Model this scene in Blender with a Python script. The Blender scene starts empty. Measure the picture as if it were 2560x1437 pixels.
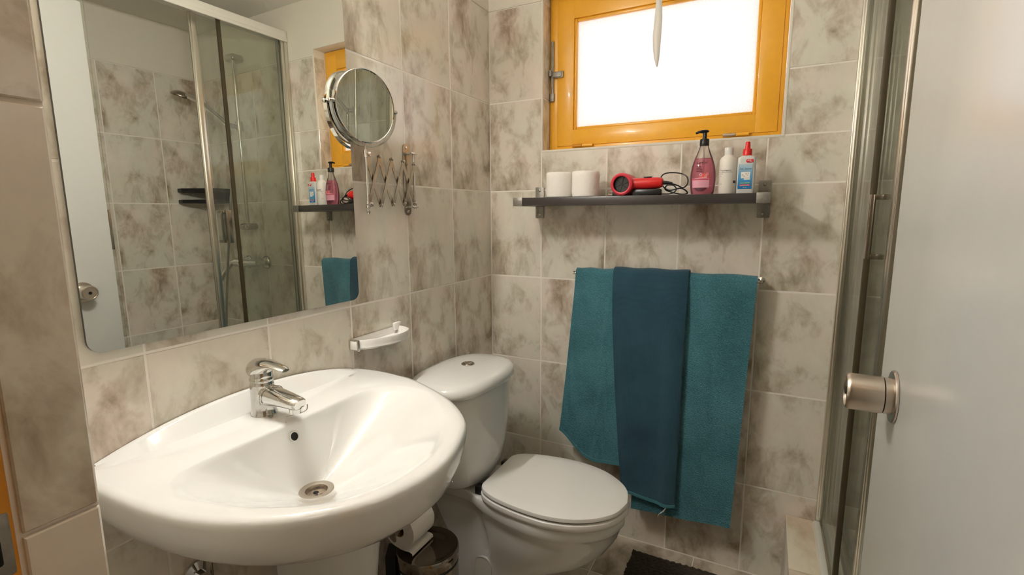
import bpy, bmesh, math, random
from mathutils import Vector, Matrix
random.seed(7)
S = bpy.context.scene
COL = S.collection
PI = math.pi

# ------------------------------------------------------------------ camera
cam_d = bpy.data.cameras.new('camera'); cam_d.sensor_width = 36.0; cam_d.lens = 17.42; cam_d.clip_start = 0.01
cam = bpy.data.objects.new('camera', cam_d); COL.objects.link(cam)
RX = (0.889761857, 0.456388432, -0.005782420); RD = (0.062601508, -0.134575733, -0.988923871); RF = (-0.452111589, 0.879544752, -0.148310958)
cam.matrix_world = Matrix(((RX[0], -RD[0], -RF[0], 0.99341), (RX[1], -RD[1], -RF[1], -1.751135), (RX[2], -RD[2], -RF[2], 1.237008), (0, 0, 0, 1)))
S.camera = cam
# ------------------------------------------------------------------ world, exposure
W = bpy.data.worlds.new('world'); S.world = W; W.use_nodes = True
wb = W.node_tree.nodes['Background']; wb.inputs[0].default_value = (1.0, 0.965, 0.965, 1); wb.inputs[1].default_value = 1.25
S.view_settings.view_transform = 'Standard'; S.view_settings.look = 'None'; S.view_settings.gamma = 1.0
S.view_settings.use_curve_mapping = False; S.view_settings.exposure = 0.32
LAMP_STRENGTH = 250.0; LAMP_COL = (1.0, 0.965, 0.92, 1)
HALL_FILL_STRENGTH = 6.5

# ------------------------------------------------------------------ materials
def nmat(name):
    m = bpy.data.materials.new(name); m.use_nodes = True
    return m, m.node_tree.nodes, m.node_tree.links, m.node_tree.nodes['Principled BSDF']
def setp(b, **k):
    for key, v in k.items():
        b.inputs[key.replace('_', ' ')].default_value = v
def lin(c):
    return tuple(((x/255.0)/12.92 if x/255.0 <= 0.04045 else ((x/255.0+0.055)/1.055)**2.4) for x in c) + (1.0,)
def simple(name, rgb, rough=0.4, metal=0.0, spec=0.5, coat=0.0, bump=0.0, bscale=200.0, vary=0.0):
    """plain surface with a faint procedural noise in colour (vary) and relief (bump)"""
    m, N, L, b = nmat(name)
    setp(b, Roughness=rough, Metallic=metal); b.inputs['Specular IOR Level'].default_value = spec
    b.inputs['Coat Weight'].default_value = coat
    tc = N.new('ShaderNodeTexCoord')
    nz = N.new('ShaderNodeTexNoise'); nz.inputs['Scale'].default_value = bscale if bump else 9.0; nz.inputs['Detail'].default_value = 3
    L.new(tc.outputs['Object'], nz.inputs['Vector'])
    base = lin(rgb)
    mx = N.new('ShaderNodeMix'); mx.data_type = 'RGBA'
    v = vary if vary else 0.02
    mx.inputs[6].default_value = tuple(c*(1-v) for c in base[:3]) + (1,); mx.inputs[7].default_value = tuple(min(1, c*(1+v)) for c in base[:3]) + (1,)
    L.new(nz.outputs['Fac'], mx.inputs[0]); L.new(mx.outputs[2], b.inputs['Base Color'])
    if bump:
        bp = N.new('ShaderNodeBump'); bp.inputs['Strength'].default_value = bump; bp.inputs['Distance'].default_value = 0.002
        L.new(nz.outputs['Fac'], bp.inputs['Height']); L.new(bp.outputs['Normal'], b.inputs['Normal'])
    return m
def ramp(N, stops, interp='LINEAR'):
    r = N.new('ShaderNodeValToRGB'); r.color_ramp.interpolation = interp
    e = r.color_ramp.elements
    while len(e) > 1: e.remove(e[-1])
    e[0].position = stops[0][0]; e[0].color = stops[0][1]
    for p, c in stops[1:]:
        q = e.new(p); q.color = c
    return r
def marble_tile(name, light, mid, dark, rough=0.16, scale=1.0):
    """glazed ceramic tile with a cloudy printed marble pattern, one of a few prints per tile"""
    m, N, L, b = nmat(name)
    tc = N.new('ShaderNodeTexCoord'); oi = N.new('ShaderNodeObjectInfo')
    q = N.new('ShaderNodeMath'); q.operation = 'MULTIPLY'; q.inputs[1].default_value = 5.0; L.new(oi.outputs['Random'], q.inputs[0])
    fl = N.new('ShaderNodeMath'); fl.operation = 'FLOOR'; L.new(q.outputs[0], fl.inputs[0])
    sh = N.new('ShaderNodeMath'); sh.operation = 'MULTIPLY'; sh.inputs[1].default_value = 3.37; L.new(fl.outputs[0], sh.inputs[0])
    cb = N.new('ShaderNodeCombineXYZ'); L.new(sh.outputs[0], cb.inputs[0]); L.new(sh.outputs[0], cb.inputs[2])
    ad = N.new('ShaderNodeVectorMath'); ad.operation = 'ADD'; L.new(tc.outputs['Object'], ad.inputs[0]); L.new(cb.outputs[0], ad.inputs[1])
    mp = N.new('ShaderNodeMapping'); mp.inputs['Rotation'].default_value = (0, 0, 0.6); mp.inputs['Scale'].default_value = (1.25*scale, 0.8*scale, 1)
    L.new(ad.outputs[0], mp.inputs[0])
    n1 = N.new('ShaderNodeTexNoise'); n1.inputs['Scale'].default_value = 11.0; n1.inputs['Detail'].default_value = 7; n1.inputs['Roughness'].default_value = 0.62; n1.inputs['Distortion'].default_value = 0.45
    L.new(mp.outputs[0], n1.inputs['Vector'])
    n2 = N.new('ShaderNodeTexNoise'); n2.inputs['Scale'].default_value = 4.5; n2.inputs['Detail'].default_value = 4; n2.inputs['Distortion'].default_value = 0.5
    L.new(mp.outputs[0], n2.inputs['Vector'])
    n3 = N.new('ShaderNodeTexNoise'); n3.inputs['Scale'].default_value = 34.0; n3.inputs['Detail'].default_value = 5; n3.inputs['Distortion'].default_value = 1.2
    L.new(mp.outputs[0], n3.inputs['Vector'])
    mul = N.new('ShaderNodeMath'); mul.operation = 'MULTIPLY_ADD'; mul.inputs[1].default_value = 0.55; L.new(n2.outputs['Fac'], mul.inputs[0])
    m2 = N.new('ShaderNodeMath'); m2.operation = 'MULTIPLY'; m2.inputs[1].default_value = 0.45; L.new(n1.outputs['Fac'], m2.inputs[0]); L.new(m2.outputs[0], mul.inputs[2])
    fine = N.new('ShaderNodeMath'); fine.operation = 'MULTIPLY_ADD'; fine.inputs[1].default_value = 0.10; L.new(n3.outputs['Fac'], fine.inputs[0]); L.new(mul.outputs[0], fine.inputs[2])
    r = ramp(N, [(0.43, lin(dark)), (0.505, lin(mid)), (0.565, lin(light)), (0.68, lin(tuple(min(255, c+8) for c in light)))])
    L.new(fine.outputs[0], r.inputs[0])
    # warm / cool drift
    n4 = N.new('ShaderNodeTexNoise'); n4.inputs['Scale'].default_value = 7.0; L.new(ad.outputs[0], n4.inputs['Vector'])
    r4 = ramp(N, [(0.38, (0.97, 1.0, 0.95, 1)), (0.62, (1.03, 0.985, 0.96, 1))]); L.new(n4.outputs['Fac'], r4.inputs[0])
    mx = N.new('ShaderNodeMix'); mx.data_type = 'RGBA'; mx.blend_type = 'MULTIPLY'; mx.inputs[0].default_value = 1.0
    L.new(r.outputs[0], mx.inputs[6]); L.new(r4.outputs[0], mx.inputs[7]); L.new(mx.outputs[2], b.inputs['Base Color'])
    setp(b, Roughness=rough); b.inputs['Coat Weight'].default_value = 0.15; b.inputs['Coat Roughness'].default_value = 0.06
    bp = N.new('ShaderNodeBump'); bp.inputs['Strength'].default_value = 0.04; bp.inputs['Distance'].default_value = 0.003
    L.new(n1.outputs['Fac'], bp.inputs['Height']); L.new(bp.outputs['Normal'], b.inputs['Normal'])
    return m
def thin_glass(name, tint, refl=1.0, rough=0.0, haze=0.0):
    """a sheet of clear glass: transmits with a tint, mirrors by Fresnel, optional limescale haze"""
    m, N, L, b = nmat(name); N.remove(b); out = N['Material Output']
    tr = N.new('ShaderNodeBsdfTransparent'); tr.inputs[0].default_value = tint
    gl = N.new('ShaderNodeBsdfGlossy'); gl.inputs['Roughness'].default_value = rough
    lw = N.new('ShaderNodeFresnel'); lw.inputs[0].default_value = 1.45
    mm = N.new('ShaderNodeMath'); mm.operation = 'MULTIPLY'; mm.inputs[1].default_value = refl; mm.use_clamp = True; L.new(lw.outputs[0], mm.inputs[0])
    mx = N.new('ShaderNodeMixShader'); L.new(mm.outputs[0], mx.inputs[0]); L.new(tr.outputs[0], mx.inputs[1]); L.new(gl.outputs[0], mx.inputs[2])
    df = N.new('ShaderNodeBsdfDiffuse'); df.inputs[0].default_value = (0.72, 0.74, 0.66, 1)
    tc = N.new('ShaderNodeTexCoord'); mp = N.new('ShaderNodeMapping'); mp.inputs['Scale'].default_value = (8, 8, 1.0); L.new(tc.outputs['Object'], mp.inputs[0])
    nz = N.new('ShaderNodeTexNoise'); nz.inputs['Scale'].default_value = 2.2; nz.inputs['Detail'].default_value = 4; L.new(mp.outputs[0], nz.inputs['Vector'])
    hz = N.new('ShaderNodeMath'); hz.operation = 'MULTIPLY'; hz.inputs[1].default_value = haze*2; L.new(nz.outputs['Fac'], hz.inputs[0])
    m3 = N.new('ShaderNodeMixShader'); L.new(hz.outputs[0], m3.inputs[0]); L.new(mx.outputs[0], m3.inputs[1]); L.new(df.outputs[0], m3.inputs[2])
    L.new(m3.outputs[0], out.inputs[0])
    return m
def emit(name, col, s):
    m, N, L, b = nmat(name); N.remove(b)
    e = N.new('ShaderNodeEmission'); e.inputs[0].default_value = col; e.inputs[1].default_value = s
    L.new(e.outputs[0], N['Material Output'].inputs[0]); return m

M = {}
M['tile'] = marble_tile('wall_tile', (228, 221, 211), (206, 195, 181), (164, 149, 131))
M['ftile'] = marble_tile('floor_tile', (204, 194, 180), (176, 164, 148), (136, 122, 104), rough=0.3, scale=0.7)
M['ktile'] = marble_tile('kerb_marble', (228, 216, 198), (216, 200, 178), (196, 178, 152), rough=0.25, scale=0.6)
M['grout'] = simple('grout', (244, 238, 228), 0.85, bump=0.2, bscale=300)
M['paint'] = simple('wall_paint', (232, 226, 212), 0.7, bump=0.06, bscale=60)
M['ceil'] = simple('ceiling_paint', (236, 232, 222), 0.75, bump=0.05, bscale=60)
M['ceramic'] = simple('white_ceramic', (221, 221, 217), 0.08, spec=0.55, coat=0.3)
M['plastic_w'] = simple('white_plastic', (230, 228, 223), 0.25)
M['chrome'] = simple('chrome', (215, 214, 210), 0.07, metal=1.0)
M['chrome_worn'] = simple('worn_chrome', (200, 199, 194), 0.14, metal=1.0, bump=0.06, bscale=200, vary=0.10)
M['alu'] = simple('aluminium', (224, 221, 210), 0.28, metal=1.0, vary=0.05)
M['alu_white'] = simple('white_aluminium', (226, 224, 214), 0.3, spec=0.5)
M['nickel'] = simple('satin_nickel', (206, 196, 184), 0.3, metal=1.0)
M['steel'] = simple('brushed_steel', (176, 168, 156), 0.22, metal=1.0, vary=0.05)
M['aged'] = simple('aged_metal', (150, 146, 138), 0.45, metal=0.7, bump=0.4, bscale=120, vary=0.25)
M['black'] = simple('black_plastic', (24, 24, 23), 0.35)
M['rubber'] = simple('brown_seal', (66, 56, 34), 0.6, vary=0.2)
M['shelfb'] = simple('dark_shelf', (62, 58, 56), 0.3, vary=0.06)
M['yellow'] = simple('yellow_paint', (250, 184, 54), 0.28, coat=0.25, bump=0.12, bscale=45, vary=0.06)
M['yellow_old'] = simple('worn_yellow_paint', (206, 136, 24), 0.42, bump=0.3, bscale=70, vary=0.15)
M['doorp'] = simple('door_paint', (189, 189, 184), 0.24, coat=0.0, bump=0.025, bscale=40)
M['dark'] = simple('dark_hole', (22, 20, 16), 0.8)
M['paper'] = simple('tissue_paper', (244, 239, 231), 0.95, bump=0.6, bscale=90)
M['red'] = simple('red_plastic', (214, 38, 36), 0.3, spec=0.5)
M['redcap'] = simple('red_cap', (226, 34, 30), 0.35)
M['pinkring'] = simple('pink_red_plastic', (216, 62, 78), 0.3)
M['bottlew'] = simple('white_bottle', (236, 230, 220), 0.35)
M['pearl'] = simple('pearl_bottle', (214, 214, 210), 0.3)
M['ink'] = simple('ink', (70, 66, 64), 0.6)
M['inkdark'] = simple('dark_ink', (46, 26, 36), 0.6)
M['lblw'] = simple('label_white', (240, 238, 232), 0.5)
M['lblpink'] = simple('label_pink', (226, 160, 178), 0.4)
M['lblred'] = simple('label_red', (206, 40, 58), 0.4)
M['lblorange'] = simple('label_coral', (232, 96, 76), 0.4)
M['lblgreen'] = simple('label_green', (40, 150, 110), 0.4)
M['lblplum'] = simple('label_plum', (96, 48, 60), 0.4)
M['inkblue'] = simple('blue_ink', (52, 110, 150), 0.5)
M['strap'] = simple('white_strap', (232, 228, 220), 0.3, spec=0.5)
M['bino'] = simple('bin_steel', (150, 142, 130), 0.09, metal=1.0)
M['mat'] = simple('bath_mat', (58, 51, 41), 0.95, bump=0.8, bscale=160, vary=0.3)
M['glass'] = thin_glass('shower_glass', (0.965, 0.975, 0.945, 1), 0.5, 0.0, 0.045)
M['mirror_edge'] = simple('mirror_edge', (54, 58, 50), 0.4, vary=0.3)
def m_mirror():
    m, N, L, b = nmat('mirror_silver'); setp(b, Metallic=1.0, Roughness=0.004); 
    tc = N.new('ShaderNodeTexCoord'); nz = N.new('ShaderNodeTexNoise'); nz.inputs['Scale'].default_value = 3; L.new(tc.outputs['Object'], nz.inputs['Vector'])
    r = ramp(N, [(0.3, (0.845, 0.86, 0.815, 1)), (0.7, (0.855, 0.87, 0.825, 1))]); L.new(nz.outputs['Fac'], r.inputs[0]); L.new(r.outputs[0], b.inputs['Base Color'])
    return m
M['mirror'] = m_mirror()
def m_frosted():
    m, N, L, b = nmat('frosted_glass'); N.remove(b); out = N['Material Output']
    t = N.new('ShaderNodeBsdfTranslucent'); t.inputs[0].default_value = (0.95, 0.93, 0.93, 1)
    g = N.new('ShaderNodeBsdfGlossy'); g.inputs['Roughness'].default_value = 0.25
    tc = N.new('ShaderNodeTexCoord'); vo = N.new('ShaderNodeTexVoronoi'); vo.inputs['Scale'].default_value = 160; L.new(tc.outputs['Object'], vo.inputs['Vector'])
    bp = N.new('ShaderNodeBump'); bp.inputs['Strength'].default_value = 0.5; bp.inputs['Distance'].default_value = 0.004
    L.new(vo.outputs['Distance'], bp.inputs['Height']); L.new(bp.outputs['Normal'], g.inputs['Normal']); L.new(bp.outputs['Normal'], t.inputs['Normal'])
    mx = N.new('ShaderNodeMixShader'); mx.inputs[0].default_value = 0.08
    L.new(t.outputs[0], mx.inputs[1]); L.new(g.outputs[0], mx.inputs[2]); L.new(mx.outputs[0], out.inputs[0])
    return m
M['frosted'] = m_frosted()
def m_towel(name, a, b_, scale, strength):
    m, N, L, b = nmat(name); setp(b, Roughness=0.95); b.inputs['Specular IOR Level'].default_value = 0.15
    b.inputs['Sheen Weight'].default_value = 0.25; b.inputs['Sheen Roughness'].default_value = 0.5
    uv = N.new('ShaderNodeTexCoord'); mp = N.new('ShaderNodeMapping'); mp.inputs['Scale'].default_value = (scale, scale, scale); mp.inputs['Rotation'].default_value = (0, 0.5, 0)
    L.new(uv.outputs['Object'], mp.inputs[0])
    vo = N.new('ShaderNodeTexVoronoi'); vo.inputs['Scale'].default_value = 1.0; vo.inputs['Randomness'].default_value = 0.45; L.new(mp.outputs[0], vo.inputs['Vector'])
    nz = N.new('ShaderNodeTexNoise'); nz.inputs['Scale'].default_value = 6; nz.inputs['Detail'].default_value = 4; L.new(uv.outputs['Object'], nz.inputs['Vector'])
    r = ramp(N, [(0.3, lin(a)), (0.7, lin(b_))]); L.new(nz.outputs['Fac'], r.inputs[0])
    rd = ramp(N, [(0.1, (1.12, 1.12, 1.12, 1)), (0.7, (0.72, 0.72, 0.72, 1))]); L.new(vo.outputs['Distance'], rd.inputs[0])
    mx = N.new('ShaderNodeMix'); mx.data_type = 'RGBA'; mx.blend_type = 'MULTIPLY'; mx.inputs[0].default_value = strength
    L.new(r.outputs[0], mx.inputs[6]); L.new(rd.outputs[0], mx.inputs[7]); L.new(mx.outputs[2], b.inputs['Base Color'])
    bp = N.new('ShaderNodeBump'); bp.invert = True; bp.inputs['Strength'].default_value = strength; bp.inputs['Distance'].default_value = 0.003
    L.new(vo.outputs['Distance'], bp.inputs['Height']); L.new(bp.outputs['Normal'], b.inputs['Normal'])
    return m
M['teal'] = m_towel('teal_towel', (60, 112, 124), (82, 140, 152), 210.0, 0.9)
M['teal_dark'] = m_towel('dark_teal_towel', (38, 68, 84), (50, 86, 102), 420.0, 0.4)
M['hem'] = simple('towel_hem', (70, 128, 140), 0.9, bump=0.6, bscale=400)
def m_liquid(name, tint, diff, fac):
    m, N, L, b = nmat(name); N.remove(b); out = N['Material Output']
    tr = N.new('ShaderNodeBsdfTransparent'); tr.inputs[0].default_value = tint
    df = N.new('ShaderNodeBsdfDiffuse'); df.inputs[0].default_value = diff
    tl = N.new('ShaderNodeBsdfTranslucent'); tl.inputs[0].default_value = diff
    gl = N.new('ShaderNodeBsdfGlossy'); gl.inputs['Roughness'].default_value = 0.05
    tc = N.new('ShaderNodeTexCoord'); nz = N.new('ShaderNodeTexNoise'); nz.inputs['Scale'].default_value = 25; L.new(tc.outputs['Object'], nz.inputs['Vector'])
    a = N.new('ShaderNodeMixShader'); L.new(nz.outputs['Fac'], a.inputs[0]); L.new(df.outputs[0], a.inputs[1]); L.new(tl.outputs[0], a.inputs[2])
    x = N.new('ShaderNodeMixShader'); x.inputs[0].default_value = fac; L.new(tr.outputs[0], x.inputs[1]); L.new(a.outputs[0], x.inputs[2])
    lw = N.new('ShaderNodeFresnel'); lw.inputs[0].default_value = 1.45
    y = N.new('ShaderNodeMixShader'); L.new(lw.outputs[0], y.inputs[0]); L.new(x.outputs[0], y.inputs[1]); L.new(gl.outputs[0], y.inputs[2])
    L.new(y.outputs[0], out.inputs[0]); return m
M['soap'] = m_liquid('pink_soap', (0.93, 0.60, 0.68, 1), (0.78, 0.24, 0.36, 1), 0.34)
M['clear'] = m_liquid('clear_plastic', (0.95, 0.92, 0.9, 1), (0.8, 0.75, 0.72, 1), 0.1)
def m_bluelabel():
    m, N, L, b = nmat('blue_label'); setp(b, Roughness=0.35)
    tc = N.new('ShaderNodeTexCoord'); sx = N.new('ShaderNodeSeparateXYZ'); L.new(tc.outputs['Object'], sx.inputs[0])
    r = N.new('ShaderNodeMapRange'); r.inputs[1].default_value = 0.02; r.inputs[2].default_value = 0.085; L.new(sx.outputs[2], r.inputs[0])
    c = ramp(N, [(0.0, lin((22, 116, 180))), (0.45, lin((84, 160, 208))), (1.0, lin((186, 206, 214)))]); L.new(r.outputs[0], c.inputs[0]); L.new(c.outputs[0], b.inputs['Base Color'])
    return m
M['bluelabel'] = m_bluelabel()
M['lamp'] = emit('lamp_tube', LAMP_COL, LAMP_STRENGTH)
M['hallfill'] = emit('hall_fill_glow', (1.0, 0.74, 0.46, 1), HALL_FILL_STRENGTH)

# ------------------------------------------------------------------ mesh helpers
class MB:
    def __init__(s): s.v = []; s.f = []; s.mi = []
    def add(s, vs, fs, mi=0):
        o = len(s.v); s.v += [tuple(v) for v in vs]
        for f in fs: s.f.append(tuple(i+o for i in f)); s.mi.append(mi)
        return s
    def box(s, x0, x1, y0, y1, z0, z1, bev=0.0, seg=2, mi=0):
        if bev <= 0:
            vs = [(x, y, z) for z in (z0, z1) for y in (y0, y1) for x in (x0, x1)]
            return s.add(vs, [(0, 2, 3, 1), (4, 5, 7, 6), (0, 1, 5, 4), (2, 6, 7, 3), (0, 4, 6, 2), (1, 3, 7, 5)], mi)
        bm = bmesh.new(); bmesh.ops.create_cube(bm, size=1.0)
        for v in bm.verts: v.co = Vector(((x0+x1)/2+v.co.x*(x1-x0), (y0+y1)/2+v.co.y*(y1-y0), (z0+z1)/2+v.co.z*(z1-z0)))
        bmesh.ops.bevel(bm, geom=bm.edges[:]+bm.verts[:], offset=bev, segments=seg, profile=0.5, affect='EDGES')
        return s.bm(bm, mi)
    def bm(s, bm, mi=0):
        bm.verts.index_update()
        s.add([v.co[:] for v in bm.verts], [[v.index for v in f.verts] for f in bm.faces], mi); bm.free(); return s
    def loft(s, rings, cap0=True, cap1=True, closed=True, loop=False, mi=0):
        n = len(rings[0]); vs = [p for r in rings for p in r]; fs = []
        R = len(rings)
        for i in range(R if loop else R-1):
            j = (i+1) % R
            for k in range(n if closed else n-1):
                k2 = (k+1) % n
                fs.append((i*n+k, i*n+k2, j*n+k2, j*n+k))
        if cap0 and not loop: fs.append(tuple(range(n-1, -1, -1)))
        if cap1 and not loop: fs.append(tuple((R-1)*n+k for k in range(n)))
        return s.add(vs, fs, mi)
    def tube(s, pts, r, n=10, cap=True, loop=False, mi=0, sy=1.0, up=(0, 0, 1)):
        P = [Vector(p) for p in pts]; rad = r if isinstance(r, (list, tuple)) else [r]*len(P)
        rings = []; prev = None
        for i, p in enumerate(P):
            if loop: t = P[(i+1) % len(P)]-P[i-1]
            else: t = P[min(i+1, len(P)-1)]-P[max(i-1, 0)]
            t.normalize()
            if prev is None:
                a = Vector(up)
                if abs(a.dot(t)) > 0.95: a = Vector((1, 0, 0)) if abs(t.x) < 0.9 else Vector((0, 1, 0))
                u = (a-t*a.dot(t)).normalized()
            else: u = (prev-t*prev.dot(t)).normalized()
            prev = u; w = t.cross(u)
            rings.append([tuple(p+(u*math.cos(2*PI*k/n)*sy+w*math.sin(2*PI*k/n))*rad[i]) for k in range(n)])
        return s.loft(rings, cap, cap, loop=loop, mi=mi)
    def lathe(s, prof, o, axis=(0, 0, 1), n=32, sx=1.0, sy=1.0, mi=0, cap=True, u=None):
        a = Vector(axis).normalized()
        if u is None: u = Vector((1, 0, 0)) if abs(a.x) < 0.9 else Vector((0, 1, 0))
        u = Vector(u); u = (u-a*u.dot(a)).normalized(); w = a.cross(u); O = Vector(o)
        rings = [[tuple(O+a*h+(u*math.cos(2*PI*k/n)*sx+w*math.sin(2*PI*k/n)*sy)*r) for k in range(n)] for r, h in prof]
        return s.loft(rings, cap, cap, mi=mi)
    def sphere(s, c, r, n=12, mi=0, sc=(1, 1, 1)):
        prof = []
        rings = []
        for i in range(1, n//2):
            a = PI*i/(n//2); rings.append([(c[0]+sc[0]*r*math.sin(a)*math.cos(2*PI*k/n), c[1]+sc[1]*r*math.sin(a)*math.sin(2*PI*k/n), c[2]-sc[2]*r*math.cos(a)) for k in range(n)])
        return s.loft(rings, mi=mi)
    def build(s, name, mats, parent=None, smooth=True, angle=40, base=None):
        me = bpy.data.meshes.new(name)
        b = base if base is not None else (parent['_b'] if parent is not None and '_b' in parent else (0, 0, 0))
        me.from_pydata([(x-b[0], y-b[1], z-b[2]) for x, y, z in s.v], [], s.f)
        mats = mats if isinstance(mats, list) else [mats]
        for m in mats: me.materials.append(m)
        for p, i in zip(me.polygons, s.mi): p.material_index = i; p.use_smooth = smooth
        bm = bmesh.new(); bm.from_mesh(me); bmesh.ops.recalc_face_normals(bm, faces=bm.faces[:]); bm.to_mesh(me); bm.free()
        if smooth: me.set_sharp_from_angle(angle=math.radians(angle))
        o = bpy.data.objects.new(name, me); COL.objects.link(o)
        if parent is not None: o.parent = parent
        else: o.location = b
        o['_b'] = tuple(b)
        return o
def thing(name, label, cat, loc, group=None, kind=None):
    o = bpy.data.objects.new(name, None); COL.objects.link(o); o.location = loc; o['_b'] = tuple(loc); o.empty_display_size = 0.05
    if kind: o['kind'] = kind
    if label: o['label'] = label
    if cat: o['category'] = cat
    if group: o['group'] = group
    return o
def tag(o, label, cat, group=None, kind=None):
    o['label'] = label
    if cat: o['category'] = cat
    if group: o['group'] = group
    if kind: o['kind'] = kind
    return o
def struct(o, label, cat=None):
    o['kind'] = 'structure'; o['label'] = label
    if cat: o['category'] = cat
    return o
def cr(pts, n=8, closed=False):
    """Catmull-Rom through points"""
    P = [Vector(p) for p in pts]; out = []; m = len(P)
    for i in range(m if closed else m-1):
        p0 = P[(i-1) % m] if closed or i > 0 else P[0]; p1 = P[i]; p2 = P[(i+1) % m]; p3 = P[(i+2) % m] if closed or i+2 < m else P[-1]
        for k in range(n):
            t = k/n
            out.append(tuple(0.5*((2*p1)+(p2-p0)*t+(2*p0-5*p1+4*p2-p3)*t*t+(3*p1-p0-3*p2+p3)*t**3)))
    if not closed: out.append(tuple(P[-1]))
    return out
def interp(tab, x):
    if x <= tab[0][0]: return tab[0][1]
    for (a, b), (c, d) in zip(tab, tab[1:]):
        if x <= c: return b+(d-b)*(x-a)/(c-a)
    return tab[-1][1]
def text_mesh(name, txt, size, mat, parent, mw, extrude=0.0002):
    cu = bpy.data.curves.new(name, 'FONT'); cu.body = txt; cu.size = size; cu.extrude = extrude; cu.align_x = 'CENTER'; cu.resolution_u = 2
    t = bpy.data.objects.new(name+'_tmp', cu); COL.objects.link(t)
    bpy.context.view_layer.update()
    me = bpy.data.meshes.new_from_object(t.evaluated_get(bpy.context.evaluated_depsgraph_get()))
    bpy.data.objects.remove(t); bpy.data.curves.remove(cu)
    b = parent['_b']; me.transform(Matrix.Translation((-b[0], -b[1], -b[2])) @ mw)
    me.materials.clear(); me.materials.append(mat); me.name = name
    o = bpy.data.objects.new(name, me); COL.objects.link(o); o.parent = parent; o['_b'] = tuple(b); return o
def facing(x, y, z, yaw=0.0):
    """frame for print that faces -y (towards the room), rotated by yaw about z"""
    return Matrix.Translation((x, y, z)) @ Matrix.Rotation(yaw, 4, 'Z') @ Matrix.Rotation(PI/2, 4, 'X')

# ------------------------------------------------------------------ room layout constants
TW, TH = 0.2522, 0.33333
X0, SA, Z0 = 0.2202, 0.2710, -0.0112
ZT = Z0+6*TH                      # top of the tiling
XR = 1.905; YF = -1.559; XJ = 0.49; ZC = 2.245
DEPTH = -1.72                     # hall side of the front wall
SHY = -1.00                      # end of the shower
PX = 1.235                        # wall behind the open door
WX0, WX1, WZ0, WZ1 = 0.2245, 1.0145, 1.4655, 2.02

# ------------------------------------------------------------------ tiles
_tiles = {}
def tile_mesh(w, h, mat, t=0.004, bev=0.0012):
    k = (round(w, 3), round(h, 3), mat.name)
    if k in _tiles: return _tiles[k]
    me = bpy.data.meshes.new('tile')
    vs = [(0, 0, -t), (w, 0, -t), (w, h, -t), (0, h, -t), (0, 0, -bev), (w, 0, -bev), (w, h, -bev), (0, h, -bev), (bev, bev, 0), (w-bev, bev, 0), (w-bev, h-bev, 0), (bev, h-bev, 0)]
    fs = [(3, 2, 1, 0), (8, 9, 10, 11)]
    for a in (0, 4):
        for i in range(4):
            j = (i+1) % 4; fs.append((a+i, a+j, a+4+j, a+4+i))
    me.from_pydata(vs, [], fs); me.materials.append(mat); _tiles[k] = me; return me
def tiles(parent, O, U, N, us, vs, mat, hole=None, gap=0.0038, jitter=0.0005, V=(0, 0, 1), name='tile'):
    """lay tiles on a wall: O corner, U along, V up, N out of the surface; hole=(u0,u1,v0,v1) is left open"""
    O = Vector(O); U = Vector(U); N = Vector(N); V = Vector(V)
    for iu in range(len(us)-1):
        for iv in range(len(vs)-1):
            rects = [(us[iu], us[iu+1], vs[iv], vs[iv+1])]
            if hole:
                a, b, c, d = rects[0]; h0, h1, h2, h3 = hole
                if a < h1 and b > h0 and c < h3 and d > h2:
                    rects = []
                    if c < h2: rects.append((a, b, c, h2))
                    if d > h3: rects.append((a, b, h3, d))
                    lo, hi = max(c, h2), min(d, h3)
                    if a < h0: rects.append((a, h0, lo, hi))
                    if b > h1: rects.append((h1, b, lo, hi))
            for a, b, c, d in rects:
                if b-a < 0.012 or d-c < 0.012: continue
                g = gap/2
                o = bpy.data.objects.new(name, tile_mesh(b-a-gap, d-c-gap, mat)); COL.objects.link(o); o.parent = parent
                p = O+U*(a+g)+V*(c+g)+N*random.uniform(-jitter, jitter)
                m = Matrix((U, V, N)).transposed().to_4x4(); m.translation = p
                o.matrix_local = m
VR = [0.0]+[Z0+k*TH for k in range(1, 7)]

# ------------------------------------------------------------------ walls, floor, ceiling
G = 0.0007
def wall(name, boxes, label):
    mb = MB()
    for (b, mi) in boxes: mb.box(*b, mi=mi)
    return struct(mb.build(name, [M['grout'], M['paint']], smooth=False), label)
# back wall (with the window opening)
wb_ = wall('wall_back', [((-0.15, XR+0.15, G, 0.16, -0.1, WZ0), 0), ((-0.15, WX0, G, 0.16, WZ0, ZT), 0), ((WX1, XR+0.15, G, 0.16, WZ0, ZT), 0),
    ((-0.15, WX0, G+0.001, 0.16, ZT, ZC+0.1), 1), ((WX1, XR+0.15, G+0.001, 0.16, ZT, ZC+0.1), 1), ((WX0, WX1, G+0.001, 0.16, WZ1, ZC+0.1), 1)],
    'tiled back wall with the yellow window, painted cream above the tiles')
us = [0.0]+[X0+k*TW for k in range(0, 7)]+[XR]
tiles(wb_, (0, 0, 0), (1, 0, 0), (0, -1, 0), us, VR, M['tile'], hole=(WX0, WX1, WZ0, WZ1))
# reveal tiles of the window opening
tiles(wb_, (WX0+0.0015, 0.0, 0), (0, 1, 0), (1, 0, 0), [0.001, 0.066], [WZ0, VR[5], ZT], M['tile'])
tiles(wb_, (WX1-0.0015, 0.066, 0), (0, -1, 0), (-1, 0, 0), [0.0, 0.065], [WZ0, VR[5], ZT], M['tile'])
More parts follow.
